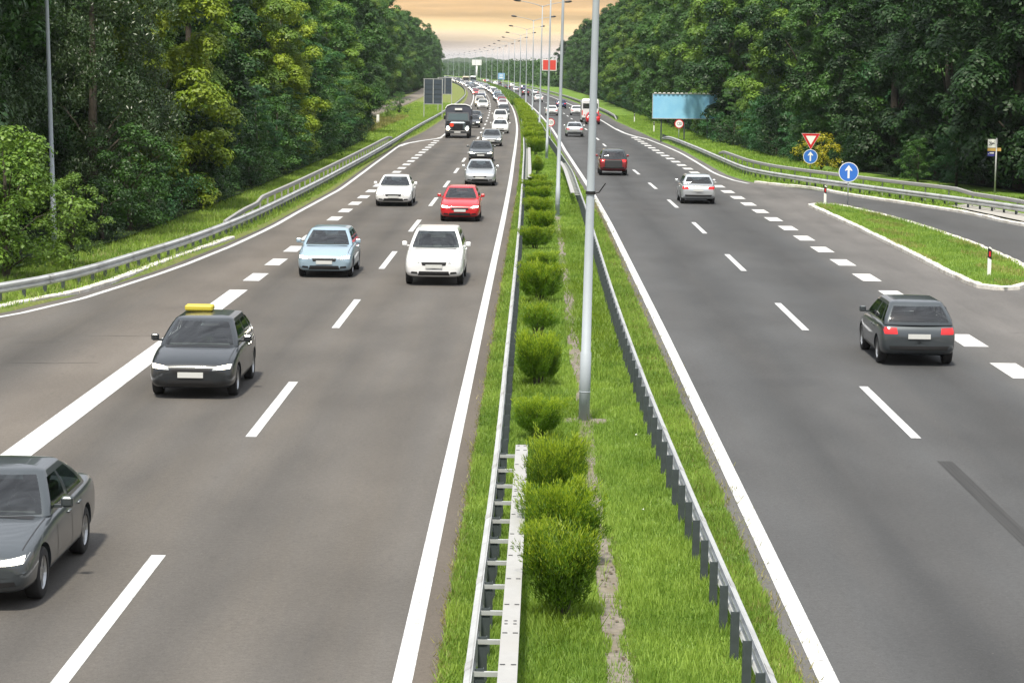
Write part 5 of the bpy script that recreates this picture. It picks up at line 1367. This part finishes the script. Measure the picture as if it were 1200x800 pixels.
# last stretch reads as one hedge
r_ = np.random.default_rng(40); n = 60000; Yh = 420 + 900 * r_.uniform(0, 1, n) ** 1.4; xl = r_.uniform(-.95, .75, n)
face = r_.uniform(size=n); blk = (Yh / 3.1).astype(int); bh = np.random.default_rng(3).uniform(.92, 1.25, 800)[blk]; gap = np.abs((Yh / 3.1) % 1 - .5) * 2
zz_ = np.where(face < .6, bh, r_.uniform(.1, 1.1, n)) + r_.normal(0, .07, n) - .5 * np.clip((gap - .8) / .2, 0, 1); xl = np.where(face < .6, xl, np.where(r_.uniform(size=n) < .5, -.95, .75) + r_.normal(0, .05, n))
P = np.stack([xl - .25 - np.maximum(0, Yh - 100) ** 2 / 30000, Yh, zz_], axis=1); N = unit(n, r_) + np.array([0, 0, .6])
me = quads_mesh('hedge', leaf_quads(P, N, .30, r_, .8), np.clip(r_.normal(.5, .2, n), 0, 1)); me.materials.append(LEAF['sunny'])
tag(link('hedge', me), 'long far clipped hedge running down the median into the distance', 'hedge')

# ------------------------------------------------------------------ grass
def grass(name, X, Yg, Z, hgt, wid, mtl, seed, bend=.5, label=None):
    r = np.random.default_rng(seed); n = len(X); a = r.uniform(0, 2 * PI, n); h = hgt * r.uniform(.5, 1.35, n); w_ = wid * r.uniform(.7, 1.3, n)
    s = np.stack([np.cos(a), np.sin(a), np.zeros(n)], 1) * w_[:, None] / 2; ld = unit(n, r) * (h * bend)[:, None]; ld[:, 2] = h * (1 - .15 * r.uniform(0, 1, n))
    P = np.stack([X, Yg, Z], 1); V = np.stack([P - s, P + s, P + ld + s * .25, P + ld - s * .25], 1)
    G = np.random.default_rng(77).normal(0, 1, (64, 64))
    def vn(sc):
        u, v_ = X / sc, Yg / sc; i, j = np.floor(u).astype(int), np.floor(v_).astype(int); fu, fv = u - i, v_ - j; g_ = lambda a, b_: G[a % 64, b_ % 64]
        return (g_(i, j) * (1 - fu) + g_(i + 1, j) * fu) * (1 - fv) + (g_(i, j + 1) * (1 - fu) + g_(i + 1, j + 1) * fu) * fv
    mo = vn(.17) * .6 + vn(.5) * .5; V[:, 2:, 2] += (V[:, 2:, 2] - V[:, :2, 2]) * np.clip(.40 * mo, -.6, 1.1)[:, None]
    pn = .5 + .25 * np.sin(X * 2.1 + Yg * .9) + .25 * np.sin(Yg * .37 + X * 1.3 + 1.2)
    me = quads_mesh(name, V, np.clip(.3 * (pn - .5) + .16 * mo + r.normal(.36, .22, n), 0, 1)); me.materials.append(mtl)
    return tag(link(name, me), label, kind='stuff')
rg = np.random.default_rng(50)
def median_pts(n, y0, y1, l0, l1, pw=1.):
    Yg = y0 + (y1 - y0) * rg.uniform(0, 1, n) ** pw; sh = np.interp(Yg, [60, 100, 130, 160, 190, 260], [0, -.08, -.25, -.5, -.7, -.8])
    u = rg.uniform(0, 1, n); X = l0 + (l1 + sh - l0) * u - np.maximum(0, Yg - 100) ** 2 / 30000; return X, Yg
def keep(X, Yg, f_): k = f_(X, Yg); return X[k], Yg[k]
def clumpy(X, Yg): return rg.uniform(size=len(X)) < .55 + .45 * np.sin(X * 5 + np.sin(Yg * 3.1) * 2) * np.sin(Yg * 2.7 + X)
notslab = lambda X, Yg: (np.abs(X - 1.0) > .11 + .06 * np.sin(Yg * 1.9 + np.sin(Yg * .7) * 2)) | (rg.uniform(size=len(X)) < .04 + .4 * (np.sin(Yg * .33 + .4) > .62)) | (Yg > 104)
def mask(X, Yg): return notslab(X, Yg) & ((np.abs(X - 1.0) > .42) | (np.abs(Yg - 43.4) > .35) | (rg.uniform(size=len(X)) < .12))
X, Yg = median_pts(180000, 21, 48, -1.02, 3.02); X, Yg = keep(X, Yg, mask); grass('grass', X, Yg, np.full(len(X), .045), .10, .016, M['blade'], 51, label='short mown grass of the near median')
X, Yg = median_pts(115000, 48, 110, -1.02, 3.02, 1.3); X, Yg = keep(X, Yg, mask); grass('grass', X, Yg, np.full(len(X), .045), .11, .026, M['blade'], 52, label='mown grass of the middle median')
X, Yg = median_pts(45000, 110, 300, -1.02, 2.95, 1.3); grass('grass', X, Yg, np.full(len(X), .045), .11, .05, M['blade'], 53, label='grass of the far median')
# dry ragged edges
X = np.concatenate([rg.normal(2.78, .18, 52000), rg.normal(-.98, .06, 14000)]); Yg = np.concatenate([21 + 100 * rg.uniform(0, 1, 52000) ** 1.4, 21 + 100 * rg.uniform(0, 1, 14000) ** 1.4])
X, Yg = keep(X, Yg, lambda a, b_: (rg.uniform(size=len(a)) < .65 + .35 * np.sin(b_ * 2.3) * np.sin(b_ * .7 + 1))); grass('grass', X, Yg, np.full(len(X), .035), .07, .014, M['blade_dry'], 54, .9, 'dry ragged grass along the median edges')
# tall weeds near the lamp post
Xs = []; Ys = []
for cx, cy, sg, n in ((1.55, 58, .35, 2600), (1.65, 63, .4, 2600), (1.45, 70, .4, 2200), (1.6, 77, .4, 1800), (1.75, 54, .3, 1500), (1.9, 110, .5, 1600), (1.3, 92, .4, 1500), (-.2, 50, .2, 600), (-.2, 60, .25, 900), (.75, 44.5, .18, 500), (-.1, 47.3, .2, 700), (.4, 27.6, .22, 900), (.4, 30.8, .25, 700), (.3, 41.1, .22, 700), (.1, 48, .22, 700), (.15, 65.5, .25, 700), (.2, 75, .25, 500)):
    Xs.append(rg.normal(cx, sg * .8, n)); Ys.append(rg.normal(cy, sg * 4, n))
X = np.clip(np.concatenate(Xs), -1, 2.3); Yg = np.concatenate(Ys); grass('weeds', X, Yg, np.full(len(X), .045), .17, .020, leafmat('weed_blades', (.10, .19, .02), (.24, .33, .03), .35), 55, .8, 'taller bright weeds in the median')
# verges
def verge_pts(n, y0, y1, edge, d0, d1, sgn, pw=1.2):
    Yg = y0 + (y1 - y0) * rg.uniform(0, 1, n) ** pw; d = d0 + (d1 - d0) * rg.uniform(0, 1, n); e = np.array([edge(q) for q in Yg])
    hz_ = np.interp(d, [0, .12, 1, 3, 7, 12], [0, .06, .10, .16 if sgn < 0 else .2, .25 if sgn < 0 else .35, .3 if sgn < 0 else .4])
    return e + sgn * d - np.maximum(0, Yg - 100) ** 2 / 30000, Yg, hz_ - .01
X, Yg, Z = verge_pts(75000, 58, 210, edgeL, .15, 4.5, -1); grass('grass', X, Yg, Z, .14, .03, M['blade'], 56, label='grass on the near left verge under the guardrail')
X, Yg, Z = verge_pts(45000, 205, 420, edgeL, .15, 8.5, -1); grass('grass', X, Yg, Z, .18, .07, M['blade'], 57, label='open grass of the left verge by the dark signs')
X, Yg, Z = verge_pts(9000, 225, 300, edgeL, 4.5, 8.5, -1); grass('grass', X, Yg, Z, .35, .06, M['blade_dry'], 58, label='dry straw-coloured grass round the white marker post')
X, Yg, Z = verge_pts(80000, 100, 330, edgeR, .15, 6.5, 1, 1.1); k_ = ~((Yg < 116.6) & (X < 24.2) & (X > 21.2)); X, Yg, Z = X[k_], Yg[k_], Z[k_]; grass('grass', X, Yg, Z, .16, .045, M['blade'], 59, label='grass slope on the right verge')
# island
X = rg.uniform(14.2, 17.35, 26000); Yg = rg.uniform(72.5, 116.5, 26000)
px = np.array([p[0] for p in isl]); py = np.array([p[1] for p in isl])
def inside(X, Yg):
    c_ = np.zeros(len(X), bool)
    for i in range(len(px) - 1):
        cond = ((py[i] > Yg) != (py[i + 1] > Yg)); xi = (px[i + 1] - px[i]) * (Yg - py[i]) / (py[i + 1] - py[i] + 1e-9) + px[i]; c_ ^= cond & (X < xi)
    return c_
X, Yg = keep(X, Yg, inside); grass('grass', X, Yg, np.full(len(X), .095), .10, .024, M['blade'], 60, label='grass on the kerbed traffic island')
k_ = (np.sin(X * 2.3 + Yg * .31) * np.sin(Yg * .53 + 1) > .35); grass('grass', X[k_], Yg[k_], np.full(int(k_.sum()), .095), .09, .03, M['blade_dry'], 61, label='dry patches of grass on the traffic island')
# leaf litter and bits
b = MB()
for k in range(420):
    x = 1. + rt.uniform(-.16, .16); y = rt.uniform(20, 60); s = rt.uniform(.012, .03); b.add([(x - s, y, .09), (x, y - s, .092), (x + s, y, .09), (x, y + s, .094)], [(0, 1, 2, 3)])
tag(b.build('leaf_litter', M['soil']), 'dry leaf litter scattered on the drain slabs', kind='stuff')
b = MB()
for x, y in ((1.9, 41.6), (1.70, 34.4)):
    b.bbox(x, x + .035, y, y + .035, .09, .12, .01)
tag(b.build('litter', M['white']), 'small white scraps of litter lying in the grass', kind='stuff')

# ------------------------------------------------------------------ haze
b = MB(); b.box(-2500, 2500, -60, 4200, -1.2, 30)
hm = bpy.data.materials.new('haze'); hm.use_nodes = True; hn_ = hm.node_tree.nodes; hn_.clear()
ho = hn_.new('ShaderNodeOutputMaterial'); hv = hn_.new('ShaderNodeVolumePrincipled')
hv.inputs['Color'].default_value = (.84, .90, .97, 1); hv.inputs['Density'].default_value = .00008; hv.inputs['Anisotropy'].default_value = .2
hm.node_tree.links.new(hv.outputs[0], ho.inputs['Volume'])
hz_o = b.build('haze', hm); tag(hz_o, kind='stuff')
